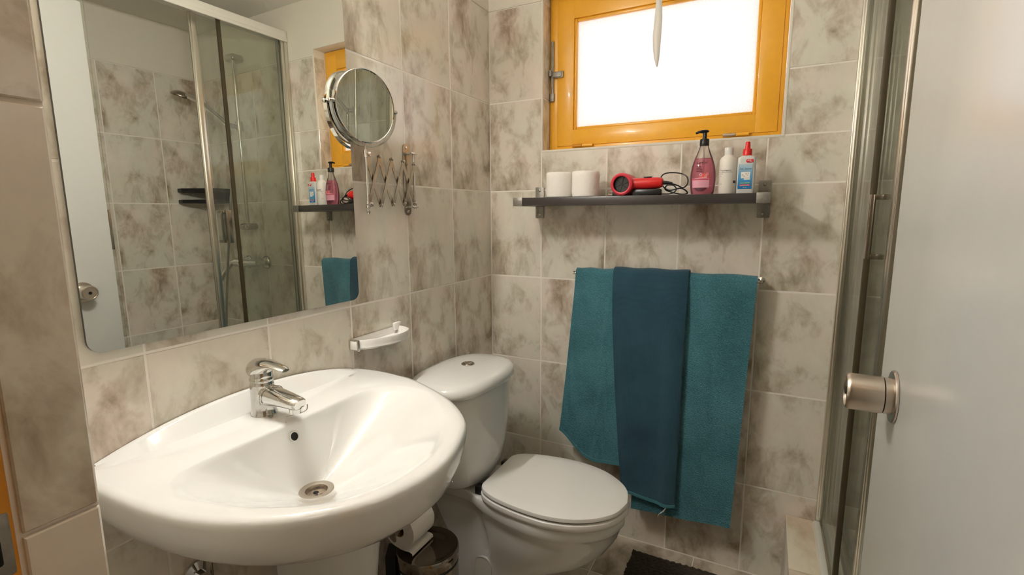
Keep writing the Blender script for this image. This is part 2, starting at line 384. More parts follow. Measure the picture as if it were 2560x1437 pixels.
# edge strips round the opening
mb = MB(); mb.box(WX0-0.004, WX1+0.007, -0.001, 0.066, WZ0-0.006, WZ0+0.003, 0.002); mb.box(WX1-0.0005, WX1+0.007, -0.0015, 0.005, WZ0, ZT, 0.002); mb.box(WX0-0.005, WX0+0.001, -0.0015, 0.005, WZ0, ZT, 0.002)
mb.build('window_edging', M['paint'], wb_)
mb = MB(); mb.box(0.0, WX0-0.005, -0.0025, 0.004, ZT, ZT+0.007, 0.002); mb.box(WX1+0.007, XR, -0.0025, 0.004, ZT, ZT+0.007, 0.002); mb.build('tile_edge_strip', M['paint'], wb_)
# left wall
wl = wall('wall_left', [((-0.15, -G, DEPTH, 0.0, -0.1, ZT), 0), ((-0.15, -G-0.001, DEPTH, 0.0, ZT, ZC+0.1), 1)], 'tiled left wall carrying the mirror and washbasin')
ul = sorted([0.0, YF]+[-(SA+k*TW) for k in range(0, 6) if SA+k*TW < -YF-0.01])
tiles(wl, (0, 0, 0), (0, 1, 0), (1, 0, 0), ul, VR, M['tile'], gap=0.004)
mb = MB(); mb.box(-0.004, 0.0025, YF, -0.003, ZT, ZT+0.007, 0.002); mb.build('tile_edge_strip', M['paint'], wl)
# right wall of the shower
wr = wall('wall_right', [((XR+G, XR+0.15, SHY-0.1, 0.0, -0.1, ZT), 0), ((XR+G+0.001, XR+0.15, SHY-0.1, 0.0, ZT, ZC+0.1), 1)], 'tiled shower wall seen in the mirror')
tiles(wr, (XR, 0, 0), (0, -1, 0), (-1, 0, 0), [0.0, 0.251, 0.502, 0.753, -SHY], VR, M['tile'])
mb = MB(); mb.box(XR-0.0025, XR+0.004, SHY, -0.003, ZT, ZT+0.007, 0.002); mb.build('tile_edge_strip', M['paint'], wr)
# partition closing the shower, and the wall behind the open door
wp = wall('wall_partition', [((PX, XR+0.15, SHY-0.12, SHY, -0.1, ZC+0.1), 1), ((PX, PX+0.12, DEPTH, SHY-0.12, -0.1, ZC+0.1), 1)], 'cream wall behind the open door, closing the shower')
# front wall with the doorway
wf = wall('wall_front', [((0.0, XJ-0.004, DEPTH, YF-G, -0.1, ZT), 0), ((0.0, XJ-0.004, DEPTH, YF-0.002, ZT, ZC+0.1), 1), ((XJ-0.004, PX, DEPTH, YF, 2.06, ZC+0.1), 1)], 'wall with the doorway, tiled at its end beside the yellow frame')
tiles(wf, (XJ, 0, 0), (0, 1, 0), (1, 0, 0), [-1.6125, YF], VR, M['tile'], gap=0.004)
tiles(wf, (XJ, YF, 0), (-1, 0, 0), (0, 1, 0), [0.0, 0.245, 0.485], VR, M['tile'], gap=0.004)
# floor
fl = struct(MB().box(-0.15, XR+0.15, DEPTH, 0.02, -0.1, -0.0015).build('floor', M['grout'], smooth=False), 'marbled tile floor around the toilet and bath mat')
FT = 0.3155
fx = [0.0]+[0.513-FT+k*FT for k in range(0, 4)]; fx = sorted(set([round(x, 4) for x in fx if x >= 0])); fx[-1] = min(fx[-1], 1.104)
fx = [x for x in fx if x < 1.10]+[1.235]
tiles(fl, (0, 0, 0), (1, 0, 0), (0, 0, 1), fx, [DEPTH, -1.50, -1.18, -0.865, -0.55, -0.235, 0.0], M['ftile'], V=(0, 1, 0), gap=0.003, jitter=0.0003)
ce = struct(MB().box(-0.15, XR+0.15, DEPTH, 0.02, ZC, ZC+0.1).build('ceiling', M['ceil'], smooth=False), 'plain white bathroom ceiling')
# hall behind the camera
hl = MB(); hl.box(-0.9, 2.4, -3.1, -3.0, -0.1, 2.5); hl.box(-1.0, -0.9, -3.1, DEPTH, -0.1, 2.5); hl.box(2.4, 2.5, -3.1, DEPTH, -0.1, 2.5)
hl.box(-0.9, -0.15, DEPTH, DEPTH+0.1, -0.1, 2.5); hl.box(PX+0.12, 2.4, DEPTH, DEPTH+0.1, -0.1, 2.5); hl.box(-0.9, 2.4, DEPTH, DEPTH+0.02, ZC+0.1, 2.5)
struct(hl.build('wall_hall', M['paint'], smooth=False), 'cream hall walls behind the doorway')
struct(MB().box(-1.0, 2.5, -3.1, DEPTH, -0.1, 0.0).build('floor_hall', M['ftile'], smooth=False), 'hall floor beyond the doorway')
struct(MB().box(-1.0, 2.5, -3.1, DEPTH, 2.5, 2.6).build('ceiling_hall', M['ceil'], smooth=False), 'hall ceiling beyond the doorway')
hfill = thing('hall_fill_lamp', 'added round hall lamp, unseen fill light behind the doorway', 'lamp', (1.25, -2.3, 2.5))  # added out of view as warm fill for the jamb and room
MB().lathe([(0.17, 0), (0.17, -0.02), (0.15, -0.03)], (1.25, -2.3, 2.5), n=40).build('lamp_base', M['alu_white'], hfill)
MB().lathe([(0.15, -0.03), (0.145, -0.06), (0.11, -0.085), (0.05, -0.098), (0.004, -0.1)], (1.25, -2.3, 2.5), n=40).build('fill_lamp_shade', M['hallfill'], hfill)

# ------------------------------------------------------------------ window
FY = 0.062
wn = thing('window_1', 'yellow painted wooden window with frosted pane', None, ((WX0+WX1)/2, 0.09, WZ0), kind='structure')
def frame_rect(mb, x0, x1, z0, z1, w, y0, y1, bev=0.002, wb=None):
    wb = w if wb is None else wb
    mb.box(x0, x0+w, y0, y1, z0, z1, bev); mb.box(x1-w, x1, y0, y1, z0, z1, bev); mb.box(x0+w-0.001, x1-w+0.001, y0, y1, z1-w, z1, bev); mb.box(x0+w-0.001, x1-w+0.001, y0, y1, z0, z0+wb, bev)
mb = MB(); frame_rect(mb, WX0+0.002, WX1-0.002, WZ0+0.003, WZ1-0.002, 0.031, FY+0.004, 0.13, wb=0.019); mb.build('frame', M['yellow'], wn)
sash = MB(); frame_rect(sash, 0.2575, 0.9995, 1.4865, 1.9975, 0.064, FY, FY+0.045, wb=0.058)
so = sash.build('sash', M['yellow'], wn)
gx0, gx1, gz0, gz1 = 0.3215, 0.9355, 1.5445, 1.9335
bd = MB()
for (a0, a1, c0, c1) in ((gx0, gx0+0.010, gz0, gz1), (gx1-0.010, gx1, gz0, gz1), (gx0+.01, gx1-.01, gz0, gz0+0.010), (gx0+.01, gx1-.01, gz1-0.010, gz1)):
    bd.box(a0, a1, FY+0.006, FY+0.022, c0, c1, 0.003)
bd.build('glazing_bead', M['yellow'], so)
MB().box(gx0-0.006, gx1+0.006, FY+0.018, FY+0.023, gz0-0.006, gz1+0.006).build('pane', M['frosted'], so, smooth=False)
# latch on the left stile, hinges at the bottom
lt = MB(); lt.box(0.2325, 0.2435, FY-0.004, FY+0.005, 1.652, 1.868, 0.003); lt.box(0.2355, 0.2395, FY-0.008, FY-0.002, 1.70, 1.85, 0.0015)
lt.box(0.229, 0.246, FY-0.006, FY+0.005, 1.652, 1.682, 0.002)
la = lt.build('slide_bolt', M['aged'], wn)
k = MB(); k.box(0.236, 0.276, FY-0.009, FY-0.004, 1.737, 1.756, 0.0018); k.box(0.249, 0.282, FY-0.006, FY+0.001, 1.734, 1.758, 0.002); k.tube([(0.234, FY-0.012, 1.742), (0.234, FY-0.012, 1.762)], 0.006, 12)
kb = k.build('catch', M['aged'], la)
MB().lathe([(0.003, 0), (0.003, 0.002)], (0.273, FY-0.006, 1.752), (0, -1, 0), 10).lathe([(0.003, 0), (0.003, 0.002)], (0.268, FY-0.006, 1.739), (0, -1, 0), 10).build('screw', M['dark'], kb)
for hx, mt in ((0.865, M['nickel']), (0.345, M['yellow_old'])):
    MB().tube([(hx-0.022, FY-0.006, WZ0+0.019), (hx+0.016, FY-0.006, WZ0+0.019)], 0.0055, 12).tube([(hx+0.017, FY-0.006, WZ0+0.019), (hx+0.055, FY-0.006, WZ0+0.019)], 0.0055, 12, mi=1).build('hinge', [mt, M['yellow']], wn)
# pale strip hanging in front of the pane
prof = [(1.705, 0.001), (1.712, 0.0035), (1.718, 0.005), (1.735, 0.0085), (1.76, 0.0115), (1.80, 0.0135), (1.85, 0.0125), (1.90, 0.0095), (2.00, 0.009), (2.235, 0.009)]
st = MB(); rings = []
for i, (z, hw) in enumerate(prof):
    off = 0.003*math.sin(z*23); xo = 0.637+0.002*math.sin(z*31)
    sec = []
    for t in range(9):
        u = -1+2*t/8; sec.append((xo+u*hw, -0.02+off-0.0045*(1-u*u), z))
    for t in range(8, -1, -1):
        u = -1+2*t/8; sec.append((xo+u*hw, -0.0185+off-0.0045*(1-u*u), z))
    rings.append(sec)
st.loft(rings)
sp = st.build('hanging_strap', M['strap'], base=(0.637, -0.02, 1.70)); tag(sp, 'thin white strap hanging down in front of the frosted window pane', 'strap')
MB().lathe([(0.016, 0), (0.016, -0.006), (0.006, -0.012), (0.003, -0.02)], (0.637, -0.02, ZC), n=20).build('ceiling_hook', M['plastic_w'], sp)

# ------------------------------------------------------------------ door frame (yellow) and door leaf
tr = thing('trim_1', 'yellow painted door frame with a rusty strike plate', None, (XJ-0.03, -1.67, 0), kind='structure')
mb = MB()
mb.box(XJ-0.05, XJ-0.0005, -1.78, -1.614, 0.0, 2.05, 0.003)
mb.build('door_jamb', M['yellow_old'], tr)
mb = MB(); mb.box(XJ-0.006, XJ+0.0008, -1.66, -1.6165, 0.962, 1.014, 0.0025)
spl = mb.build('strike_plate', M['aged'], tr)
MB().box(XJ-0.006, XJ+0.0014, -1.656, -1.6225, 0.972, 0.9955, 0.0030, 3).build('latch_hole', M['dark'], spl)
mb = MB(); mb.box(1.186, PX, -1.78, -1.572, 0.0, 2.05, 0.003); mb.build('door_jamb', M['yellow_old'], tr)
mb = MB(); mb.box(XJ-0.05, PX, -1.78, -1.60, 2.012, 2.062, 0.003); mb.build('door_head', M['yellow_old'], tr)

DX, DY0, DY1 = 0.0, -0.61, 0.107                 # built in the door's own frame: x out of the face, y along the leaf, origin at the knob
dr = thing('door_1', 'pale grey gloss painted door standing open', None, (0, 0, 0), kind='structure')
MB().box(DX, DX+0.030, DY0, DY1, 0.008, 1.972, 0.002).build('door_leaf', M['doorp'], dr)
KY, KZ = 0.0, 0.988
kn = MB().lathe([(0.0355, 0.0005), (0.0355, 0.0025), (0.034, 0.004), (0.0245, 0.0045), (0.0242, 0.0125), (0.0235, 0.0128)], (DX, KY, KZ), (-1, 0, 0), 48).build('rose', M['nickel'], dr)
MB().lathe([(0.0238, 0.0135), (0.0248, 0.014), (0.0252, 0.05), (0.0245, 0.0535), (0.0225, 0.0555), (0.0205, 0.0556), (0.020, 0.0535), (0.004, 0.0535), (0.0038, 0.0525)], (DX, KY, KZ), (-1, 0, 0), 48).build('knob', M['nickel'], dr)
MB().lathe([(0.0052, 0.0), (0.0052, 0.0022), (0.004, 0.0026)], (DX-0.0533, KY, KZ), (-1, 0, 0), 20).build('key_slot', M['dark'], dr)
MB().lathe([(0.0230, 0.0120), (0.0230, 0.0140)], (DX, KY, KZ), (-1, 0, 0), 40).build('knob_gap', M['dark'], dr)
for hz in (0.22, 1.05, 1.78):
    MB().tube([(DX+0.030, DY0-0.006, hz-0.045), (DX+0.030, DY0-0.006, hz+0.045)], 0.006, 12).build('hinge', M['steel'], dr)
dr.location = (1.160, -0.944, 0); dr.rotation_euler = (0, 0, math.radians(-1.7))

# ------------------------------------------------------------------ shower
kz = 0.25
kb = thing('shower_kerb', 'raised marble kerb along the front of the shower', 'kerb', (1.18, -0.4, 0))
KE = -0.826                                     # the wide part of the kerb stops before the open door
MB().box(1.1085, 1.2600, KE, -0.0005, 0.0, kz-0.012).box(1.21, 1.2600, SHY+0.001, KE, 0.0, kz-0.012).build('kerb_body', M['grout'], kb, smooth=False)
for (a, b) in ((KE, -0.56), (-0.5585, -0.2855), (-0.284, -0.001)):
    MB().box(1.1035, 1.2605, a+0.001, b-0.001, kz-0.012, kz, 0.0025).build('kerb_slab', M['ktile'], kb)
    MB().box(1.1042, 1.1105, a+0.001, b-0.001, 0.002, kz-0.0135, 0.001).build('kerb_tile', M['tile'], kb)
MB().box(1.205, 1.2605, SHY+0.001, KE-0.001, kz-0.012, kz, 0.0025).build('kerb_slab', M['ktile'], kb)
ty = MB(); ty.box(1.2615, XR-0.001, SHY+0.001, -0.002, 0.0, 0.152)
tray = ty.build('shower_tray', M['ceramic'], smooth=False); tag(tray, 'white shower tray behind the sliding glass panels', 'shower tray')
MB().lathe([(0.045, 0), (0.045, 0.004), (0.03, 0.006), (0.004, 0.006)], (1.6, -0.45, 0.152), n=28).build('drain', M['chrome'], tray)

se = thing('shower_enclosure', 'sliding glass shower screen in an aluminium frame', 'shower screen', (1.216, -0.4, kz))
EX0, EX1 = 1.187, 1.247
mb = MB(); mb.box(EX0, EX1, -0.020, -0.0015, kz, 2.125, 0.003); mb.box(EX0+0.004, EX0+0.014, -0.036, -0.019, kz+0.03, 2.09, 0.003); mb.box(EX0+0.022, EX0+0.032, -0.036, -0.019, kz+0.03, 2.09, 0.003); mb.box(EX0+0.042, EX0+0.054, -0.03, -0.019, kz+0.03, 2.09, 0.003); mb.build('wall_post', M['alu'], se)
mb = MB(); mb.box(1.205, EX1, SHY+0.003, SHY+0.02, kz, 2.09, 0.003); mb.build('end_post', M['alu'], se)
mb = MB(); mb.box(EX0-0.003, EX1+0.003, SHY+0.001, -0.002, 2.088, 2.128, 0.006, 3); mb.box(EX0-0.005, EX0+0.006, SHY+0.001, -0.002, 2.078, 2.096, 0.003); mb.build('top_rail', M['alu_white'], se)
mb = MB(); mb.box(EX0-0.006, EX0+0.012, KE, -0.02, kz, kz+0.014, 0.004); mb.box(1.206, EX1, SHY+0.02, -0.02, kz, kz+0.010, 0.002); mb.box(EX0+0.026, EX0+0.032, SHY+0.02, -0.02, kz+0.009, kz+0.024, 0.002); mb.box(EX0+0.052, EX0+0.058, SHY+0.02, -0.02, kz+0.009, kz+0.024, 0.002); mb.build('bottom_track', M['alu_white'], se)
MB().tube([(EX0-0.002, -0.02, kz+0.003), (EX0-0.002, KE, kz+0.003)], 0.006, 8).build('silicone_bead', M['paint'], se)
fp = MB().box(1.203, 1.208, -0.326, -0.03, kz+0.012, 2.09).build('fixed_pane', M['glass'], se, smooth=False)
MB().box(1.1995, 1.2115, -0.338, -0.322, kz+0.012, 2.09, 0.003).build('edge_seal', M['rubber'], fp)
lf = MB().box(1.2305, 1.2355, -0.414, -0.028, kz+0.03, 2.085).build('sliding_pane', M['glass'], se, smooth=False)
MB().box(1.2255, 1.2405, -0.433, -0.411, kz+0.028, 2.086, 0.004).box(1.2285, 1.2375, -0.441, -0.432, kz+0.028, 2.086, 0.003).build('stile', M['alu'], lf)
MB().box(1.2275, 1.2385, -0.030, -0.022, kz+0.028, 2.086, 0.002).build('stile', M['alu'], lf)
def dhandle(y, par, x1, x0, z0=1.128, z1=1.274):
    h = MB(); h.box(x0, x0+0.009, y-0.011, y+0.011, z0, z1, 0.002)
    for z in (z0, z1-0.012): h.box(x0+0.004, x1, y-0.007, y+0.007, z, z+0.012, 0.002)
    return h.build('handle', M['steel'], par)
dhandle(-0.368, lf, 1.2302, 1.194)
dhandle(-0.368, lf, 1.28, 1.236)
e2 = MB().box(1.2305, 1.2355, SHY+0.02, -0.80, kz+0.03, 2.085).build('sliding_pane', M['glass'], se, smooth=False)
dhandle(-0.822, e2, 1.2302, 1.206)

# shower fittings
rl = thing('shower_riser', 'chrome shower riser rail on the tiled wall behind the glass', 'shower rail', (1.545, -0.05, 1.19))
MB().tube([(1.545, -0.052, 1.195), (1.545, -0.052, 2.06)], 0.010, 14).build('rail', M['chrome'], rl)
for z in (1.195, 2.055):
    b_ = MB(); b_.box(1.525, 1.60, -0.068, -0.002, z-0.017, z+0.017, 0.012, 3); b_.build('end_bracket', M['steel'], rl)
sl = MB(); sl.tube([(1.545, -0.052, 1.69), (1.545, -0.052, 1.735)], 0.019, 16); sl.tube([(1.545, -0.06, 1.712), (1.55, -0.095, 1.712)], 0.013, 12); sl.build('slider', M['chrome'], rl)
hd = thing('hand_shower', 'chrome hand shower clipped on the riser rail', 'hand shower', (1.55, -0.1, 1.70))
pp = cr([(1.548, -0.095, 1.70), (1.60, -0.12, 1.755), (1.66, -0.145, 1.81), (1.72, -0.165, 1.85), (1.76, -0.178, 1.868)], 5)
MB().tube(pp, [0.011+0.004*abs(i/len(pp)-0.3) for i in range(len(pp))], 12).build('shower_handle', M['chrome'], hd)
MB().lathe([(0.012, -0.02), (0.028, -0.014), (0.042, -0.004), (0.045, 0.004), (0.043, 0.010), (0.004, 0.011)], (1.795, -0.19, 1.875), (0.32, -0.15, -0.93), 28).build('spray_head', M['steel'], hd)
mx = thing('shower_mixer', 'chrome shower mixer tap with side lever on the tiled wall', 'shower mixer', (1.57, -0.05, 1.0))
b_ = MB(); b_.tube([(1.47, -0.062, 1.0), (1.60, -0.062, 1.0), (1.665, -0.062, 1.0)], [0.02, 0.021, 0.024], 18)
b_.build('mixer_body', M['chrome'], mx)
for x in (1.485, 1.645):
    MB().lathe([(0.036, 0.001), (0.036, 0.006), (0.03, 0.016), (0.018, 0.024), (0.016, 0.06)], (x, 0, 1.0), (0, -1, 0), 28).build('escutcheon', M['chrome'], mx)
MB().tube([(1.665, -0.062, 1.0), (1.69, -0.068, 0.996), (1.715, -0.095, 0.95), (1.73, -0.115, 0.905)], [0.02, 0.015, 0.011, 0.012], 12).build('lever', M['chrome'], mx)
hp = cr([(1.60, -0.062, 0.978), (1.60, -0.07, 0.90), (1.59, -0.10, 0.60), (1.62, -0.13, 0.33), (1.69, -0.15, 0.30), (1.71, -0.14, 0.50), (1.66, -0.12, 0.95), (1.57, -0.10, 1.45), (1.55, -0.10, 1.69)], 10)
ho = MB().tube(hp, 0.0075, 10).build('shower_hose', M['chrome_worn'], base=(1.6, -0.07, 0.3)); tag(ho, 'flexible metal shower hose looping below the mixer', 'shower hose')
cd = thing('corner_caddy', 'black two tier corner caddy in the shower corner', 'caddy', (1.85, -0.07, 1.33))
for z in (1.325, 1.385):
    c_ = MB(); pts = [(XR-0.003, -0.003), (XR-0.003, -0.20), (XR-0.05, -0.205), (XR-0.17, -0.09), (XR-0.175, -0.003)]
    c_.loft([[(x, y, z) for x, y in pts], [(x, y, z+0.018) for x, y in pts]]); c_.build('tray', M['black'], cd, smooth=False)
MB().box(XR-0.175, XR-0.004, -0.012, -0.003, 1.325, 1.403).build('back_plate', M['black'], cd, smooth=False)

# ------------------------------------------------------------------ wall mirror and lamp above it
MN = Vector((math.cos(-0.01216)*math.cos(0.00678), math.sin(-0.01216)*math.cos(0.00678), math.sin(0.00678)))
def on_mirror(y, z, d=0.0):
    x = 0.016-((y+1.0)*MN.y+(z-1.3)*MN.z)/MN.x
    return (x+d*MN.x, y+d*MN.y, z+d*MN.z)
my0, my1, mz0, mz1, mr = -1.368, -0.764, 1.010, 1.775, 0.022
outl = []
for cx_, cz_, a0 in ((my1-mr, mz1-mr, 0), (my0+mr, mz1-mr, 90), (my0+mr, mz0+mr, 180), (my1-mr, mz0+mr, 270)):
    for k in range(7):
        a = math.radians(a0+15*k); outl.append((cx_+mr*math.cos(a), cz_+mr*math.sin(a)))
wm = thing('wall_mirror', 'large frameless wall mirror above the washbasin', 'mirror', (0.01, (my0+my1)/2, mz0))
MB().add([on_mirror(y, z) for y, z in outl], [tuple(range(len(outl)))]).build('mirror_face', M['mirror'], wm, smooth=False)
MB().loft([[on_mirror(y, z, -0.0003) for y, z in outl], [on_mirror(y, z, -0.006) for y, z in outl]]).build('mirror_backing', M['mirror_edge'], wm, smooth=False)
for (cy, cz) in ((my0+0.1, mz0+0.1), (my1-0.1, mz0+0.1), (my0+0.1, mz1-0.1), (my1-0.1, mz1-0.1)):
    MB().box(0.0, on_mirror(cy, cz)[0]-0.006, cy-0.03, cy+0.03, cz-0.03, cz+0.03).build('mounting_pad', M['black'], wm, smooth=False)
LY0, LY1, LX, LZ = -1.26, -0.96, 0.085, 1.825
vl = thing('vanity_lamp', 'horizontal tube lamp above the wall mirror', 'lamp', (0.03, -1.06, 1.80))
MB().box(0.001, 0.03, LY0-0.02, LY1+0.02, LZ-0.022, LZ+0.03, 0.004).build('lamp_base', M['alu_white'], vl)
MB().tube([(LX, LY0, LZ), (LX, LY1, LZ)], 0.0145, 20).build('lamp_tube', M['lamp'], vl)
for y in (LY0, LY1): MB().box(0.02, LX+0.018, y-0.012, y+0.012, LZ-0.02, LZ+0.02, 0.004).build('end_cap', M['alu_white'], vl)

# ------------------------------------------------------------------ extending shaving mirror
sm = thing('shaving_mirror', 'round chrome extending shaving mirror on a scissor arm', 'shaving mirror', (0.0, -0.519, 1.23))
pl = MB()
def stadium(y, z0, z1, hw, x0, x1):
    s = []
    for k in range(13): a = PI*k/12; s.append((y+hw*math.cos(a), z1-hw+hw*math.sin(a)))
    for k in range(13): a = PI+PI*k/12; s.append((y+hw*math.cos(a), z0+hw+hw*math.sin(a)))
    return [[(x0, a, b) for a, b in s], [(x1, a, b) for a, b in s]]
pl.loft(stadium(-0.522, 1.232, 1.446, 0.0145, 0.0005, 0.004)); wp_ = pl.build('wall_plate', M['steel'], sm)
for z in (1.434, 1.244): MB().lathe([(0.0045, 0), (0.004, 0.0015), (0.001, 0.002)], (0.004, -0.522, z), (1, 0, 0), 12).build('screw', M['chrome'], wp_)
for z in (1.417, 1.257): MB().box(0.003, 0.028, -0.530, -0.5, z-0.003, z+0.003, 0.0015).build('lug', M['chrome'], sm)
PA = Vector((0.020, -0.508, 0)); PB = Vector((0.034, -0.7265, 0))
MB().tube([(PA.x, PA.y, 1.250), (PA.x, PA.y, 1.420)], 0.0035, 10).build('pivot_rod', M['chrome'], sm)
ztop = [1.3955, 1.3925, 1.3905, 1.3895, 1.386]; zbot = [1.262, 1.2615, 1.264, 1.2665, 1.268]
for i in range(4):                                  # the scissor links, from the wall outwards
    a = PA.lerp(PB, i/4); b = PA.lerp(PB, (i+1)/4); dr_ = (PB-PA).normalized(); nn = Vector((dr_.y, -dr_.x, 0))
    if nn.x < 0: nn = -nn
    for (za, zb, off) in ((ztop[4-i], zbot[3-i], 0.0022), (zbot[4-i], ztop[3-i], -0.0022)):
        p = Vector((a.x, a.y, za))+nn*off; q = Vector((b.x, b.y, zb))+nn*off
        d = (q-p).normalized(); sd = nn.cross(d).normalized()*0.0056; th = nn*0.0011; p = p-d*0.004; q = q+d*0.004
        MB().loft([[tuple(p-sd-th), tuple(p+sd-th), tuple(p+sd+th), tuple(p-sd+th)], [tuple(q-sd-th), tuple(q+sd-th), tuple(q+sd+th), tuple(q-sd+th)]]).build('scissor_link', M['steel'], sm, smooth=False)
for i in range(5):
    a = PA.lerp(PB, i/4)
    for z in (ztop[4-i], zbot[4-i]): MB().lathe([(0.0042, -0.005), (0.0042, 0.005), (0.002, 0.0065)], (a.x, a.y, z), tuple(nn), 12).build('rivet', M['chrome'], sm)
MB().tube([(PB.x, PB.y, 1.248), (PB.x, PB.y, 1.415)], 0.0035, 12).lathe([(0.0045, 0), (0.0055, -0.006), (0.003, -0.012), (0.0015, -0.014)], (PB.x, PB.y, 1.249), n=14).build('mirror_post', M['chrome'], sm)
for z in (1.395, 1.262):
    cl_ = MB(); cl_.tube([(PB.x, PB.y, z-0.009), (PB.x, PB.y, z+0.009)], 0.0062, 14); cl_.box(PB.x-0.003, PB.x+0.004, PB.y, PB.y+0.016, z-0.006, z+0.006, 0.001)
    cl_.build('collar', M['chrome'], sm)
MC = Vector((0.0440, -0.7330, 1.5125)); axh = Vector((0.034, 0.19, 0)).normalized(); mnrm = Vector((axh.y, -axh.x, -0.035)).normalized(); mu = mnrm.cross(axh).normalized()
MRAD = 0.092
def disc_ring(r, h, n=64): return [tuple(MC+mnrm*h+(axh*math.cos(2*PI*k/n)+mu*math.sin(2*PI*k/n))*r) for k in range(n)]
MB().loft([disc_ring(MRAD-0.004, 0.0062), disc_ring(MRAD-0.002, 0.008), disc_ring(MRAD, 0.0065), disc_ring(MRAD+0.0008, 0), disc_ring(MRAD, -0.0065), disc_ring(MRAD-0.002, -0.008), disc_ring(MRAD-0.004, -0.0062)], False, False).build('mirror_rim', M['chrome'], sm)
MB().add(disc_ring(MRAD-0.0035, 0.0064), [tuple(range(64))]).build('mirror_glass', M['mirror'], sm, smooth=False)
MB().add(disc_ring(MRAD-0.0035, -0.0064), [tuple(range(63, -1, -1))]).build('mirror_glass', M['mirror'], sm, smooth=False)
yk = MB(); pts = []
for k in range(41):
    a = PI+PI*k/40; pts.append(tuple(MC+(axh*math.cos(a)+Vector((0, 0, 1))*math.sin(a)*1.04)*(MRAD+0.0065)))
rings = []
for i, p in enumerate(pts):
    p = Vector(p); rad = (p-MC).normalized(); rings.append([tuple(p+mnrm*0.0055+rad*0.001), tuple(p-mnrm*0.0055+rad*0.001), tuple(p-mnrm*0.0055-rad*0.001), tuple(p+mnrm*0.0055-rad*0.001)])
yk.loft(rings); yk.build('yoke', M['chrome'], sm, angle=30)
for s_ in (-1, 1): MB().lathe([(0.005, 0.0), (0.005, 0.012), (0.003, 0.0135)], tuple(MC+axh*s_*MRAD), tuple(axh*s_), 12).build('pivot_screw', M['chrome'], sm)

# ------------------------------------------------------------------ soap dish on the left wall
sd_ = thing('soap_dish', 'white plastic half round soap dish on the wall above the cistern', 'soap dish', (0.0, -0.685, 0.87))
yc, hz0, hz1 = -0.690, 0.872, 0.900
out = cr([(0.002, yc-0.095), (0.030, yc-0.093), (0.058, yc-0.062), (0.078, yc-0.01), (0.080, yc+0.035), (0.066, yc+0.075), (0.036, yc+0.095), (0.002, yc+0.10)], 6)
def off2(pts, d):
    c = (0.02, yc); r = []
    for x, y, *_ in pts:
        v = Vector((x-c[0], y-c[1])); l = v.length; v = v*((l-d)/l); r.append((max(0.003, c[0]+v.x), c[1]+v.y))
    return r
o3 = [(p[0], p[1], 0) for p in [(a, b) for a, b in [(q[0], q[1]) for q in out]]]
R0 = [(x, y) for x, y, _ in o3]
dish = MB()
lv = [(off2(o3, 0.008), hz0), (off2(o3, 0.0), hz0+0.006), (off2(o3, 0.0015), hz0+0.014), (R0, hz1-0.003), (off2(o3, 0.0012), hz1), (off2(o3, 0.0045), hz1), (off2(o3, 0.0058), hz1-0.003), (off2(o3, 0.010), hz0+0.008), (off2(o3, 0.03), hz0+0.006)]
dish.loft([[(x, y, z) for x, y in r] for r, z in lv]); dish.build('dish', M['plastic_w'], sd_)
MB().box(0.0005, 0.012, yc+0.075, yc+0.107, hz1-0.012, hz1+0.012, 0.004).build('wall_clip', M['plastic_w'], sd_)
ec = MB().box(0.0005, 0.034, yc-0.1005, yc-0.0925, hz0-0.002, hz1+0.001, 0.002).build('end_cap', M['chrome'], sd_)
MB().box(0.006, 0.030, yc-0.1022, yc-0.1, hz0+0.002, hz1-0.003, 0.0008).build('cap_inlay', M['plastic_w'], ec)

# ------------------------------------------------------------------ washbasin
BC = -1.107; BZ = 0.820; PDC = -1.052
bs = thing('washbasin', 'white ceramic washbasin on a pedestal under the wall mirror', 'washbasin', (0.25, BC, 0))
left_ = [(0.003, 0.290), (0.012, 0.301), (0.05, 0.305), (0.16, 0.306), (0.28, 0.293), (0.3724, 0.260), (0.4404, 0.215), (0.4922, 0.154), (0.5187, 0.096), (0.531, 0.025)]
right_ = [(0.003, 0.322), (0.012, 0.334), (0.0852, 0.343), (0.15, 0.338), (0.22, 0.325), (0.344, 0.271), (0.424, 0.2155), (0.48, 0.152), (0.519, 0.0575)]
outer = [(x, BC-d) for x, d in left_]+[(x, BC+d) for x, d in right_[::-1]]
outer = [(p[0], p[1]) for p in cr([(x, y, 0) for x, y in outer], 6)]
lip = [(0.170, -1.333), (0.156, -1.285), (0.155, -1.19), (0.156, -1.10), (0.155, -1.0), (0.157, -0.93), (0.178, -0.877), (0.222, -0.846), (0.294, -0.850), (0.372, -0.904), (0.444, -0.976), (0.486, -1.068), (0.493, -1.150), (0.478, -1.222), (0.438, -1.283), (0.345, -1.337), (0.255, -1.360), (0.205, -1.357)]
lip = [(p[0], p[1]) for p in cr([(x, y, 0) for x, y in lip], 6, closed=True)]
D = (0.221, BC-0.004); DZ = 0.690
NA = 180
def radial(poly, closed=True):
    res = []
    n = len(poly)
    for k in range(NA):
        a = 2*PI*k/NA; dx, dy = math.cos(a), math.sin(a); best = None
        for i in range(n):
            p, q = poly[i], poly[(i+1) % n]
            ex, ey = q[0]-p[0], q[1]-p[1]; den = dx*ey-dy*ex
            if abs(den) < 1e-12: continue
            t = ((p[0]-D[0])*ey-(p[1]-D[1])*ex)/den; u = ((p[0]-D[0])*dy-(p[1]-D[1])*dx)/den
            if t > 0 and -1e-6 <= u <= 1+1e-6 and (best is None or t < best): best = t
        res.append(best)
    return res
RO, RL = radial(outer), radial(lip)
def rg(fr, z):
    r = []
    for k in range(NA):
        a = 2*PI*k/NA; R_ = fr(k); zz = z(k) if callable(z) else z
        r.append((max(0.002, D[0]+R_*math.cos(a)), D[1]+R_*math.sin(a), zz))
    return r
r0 = 0.031
rings = [rg(lambda k: r0, DZ)]
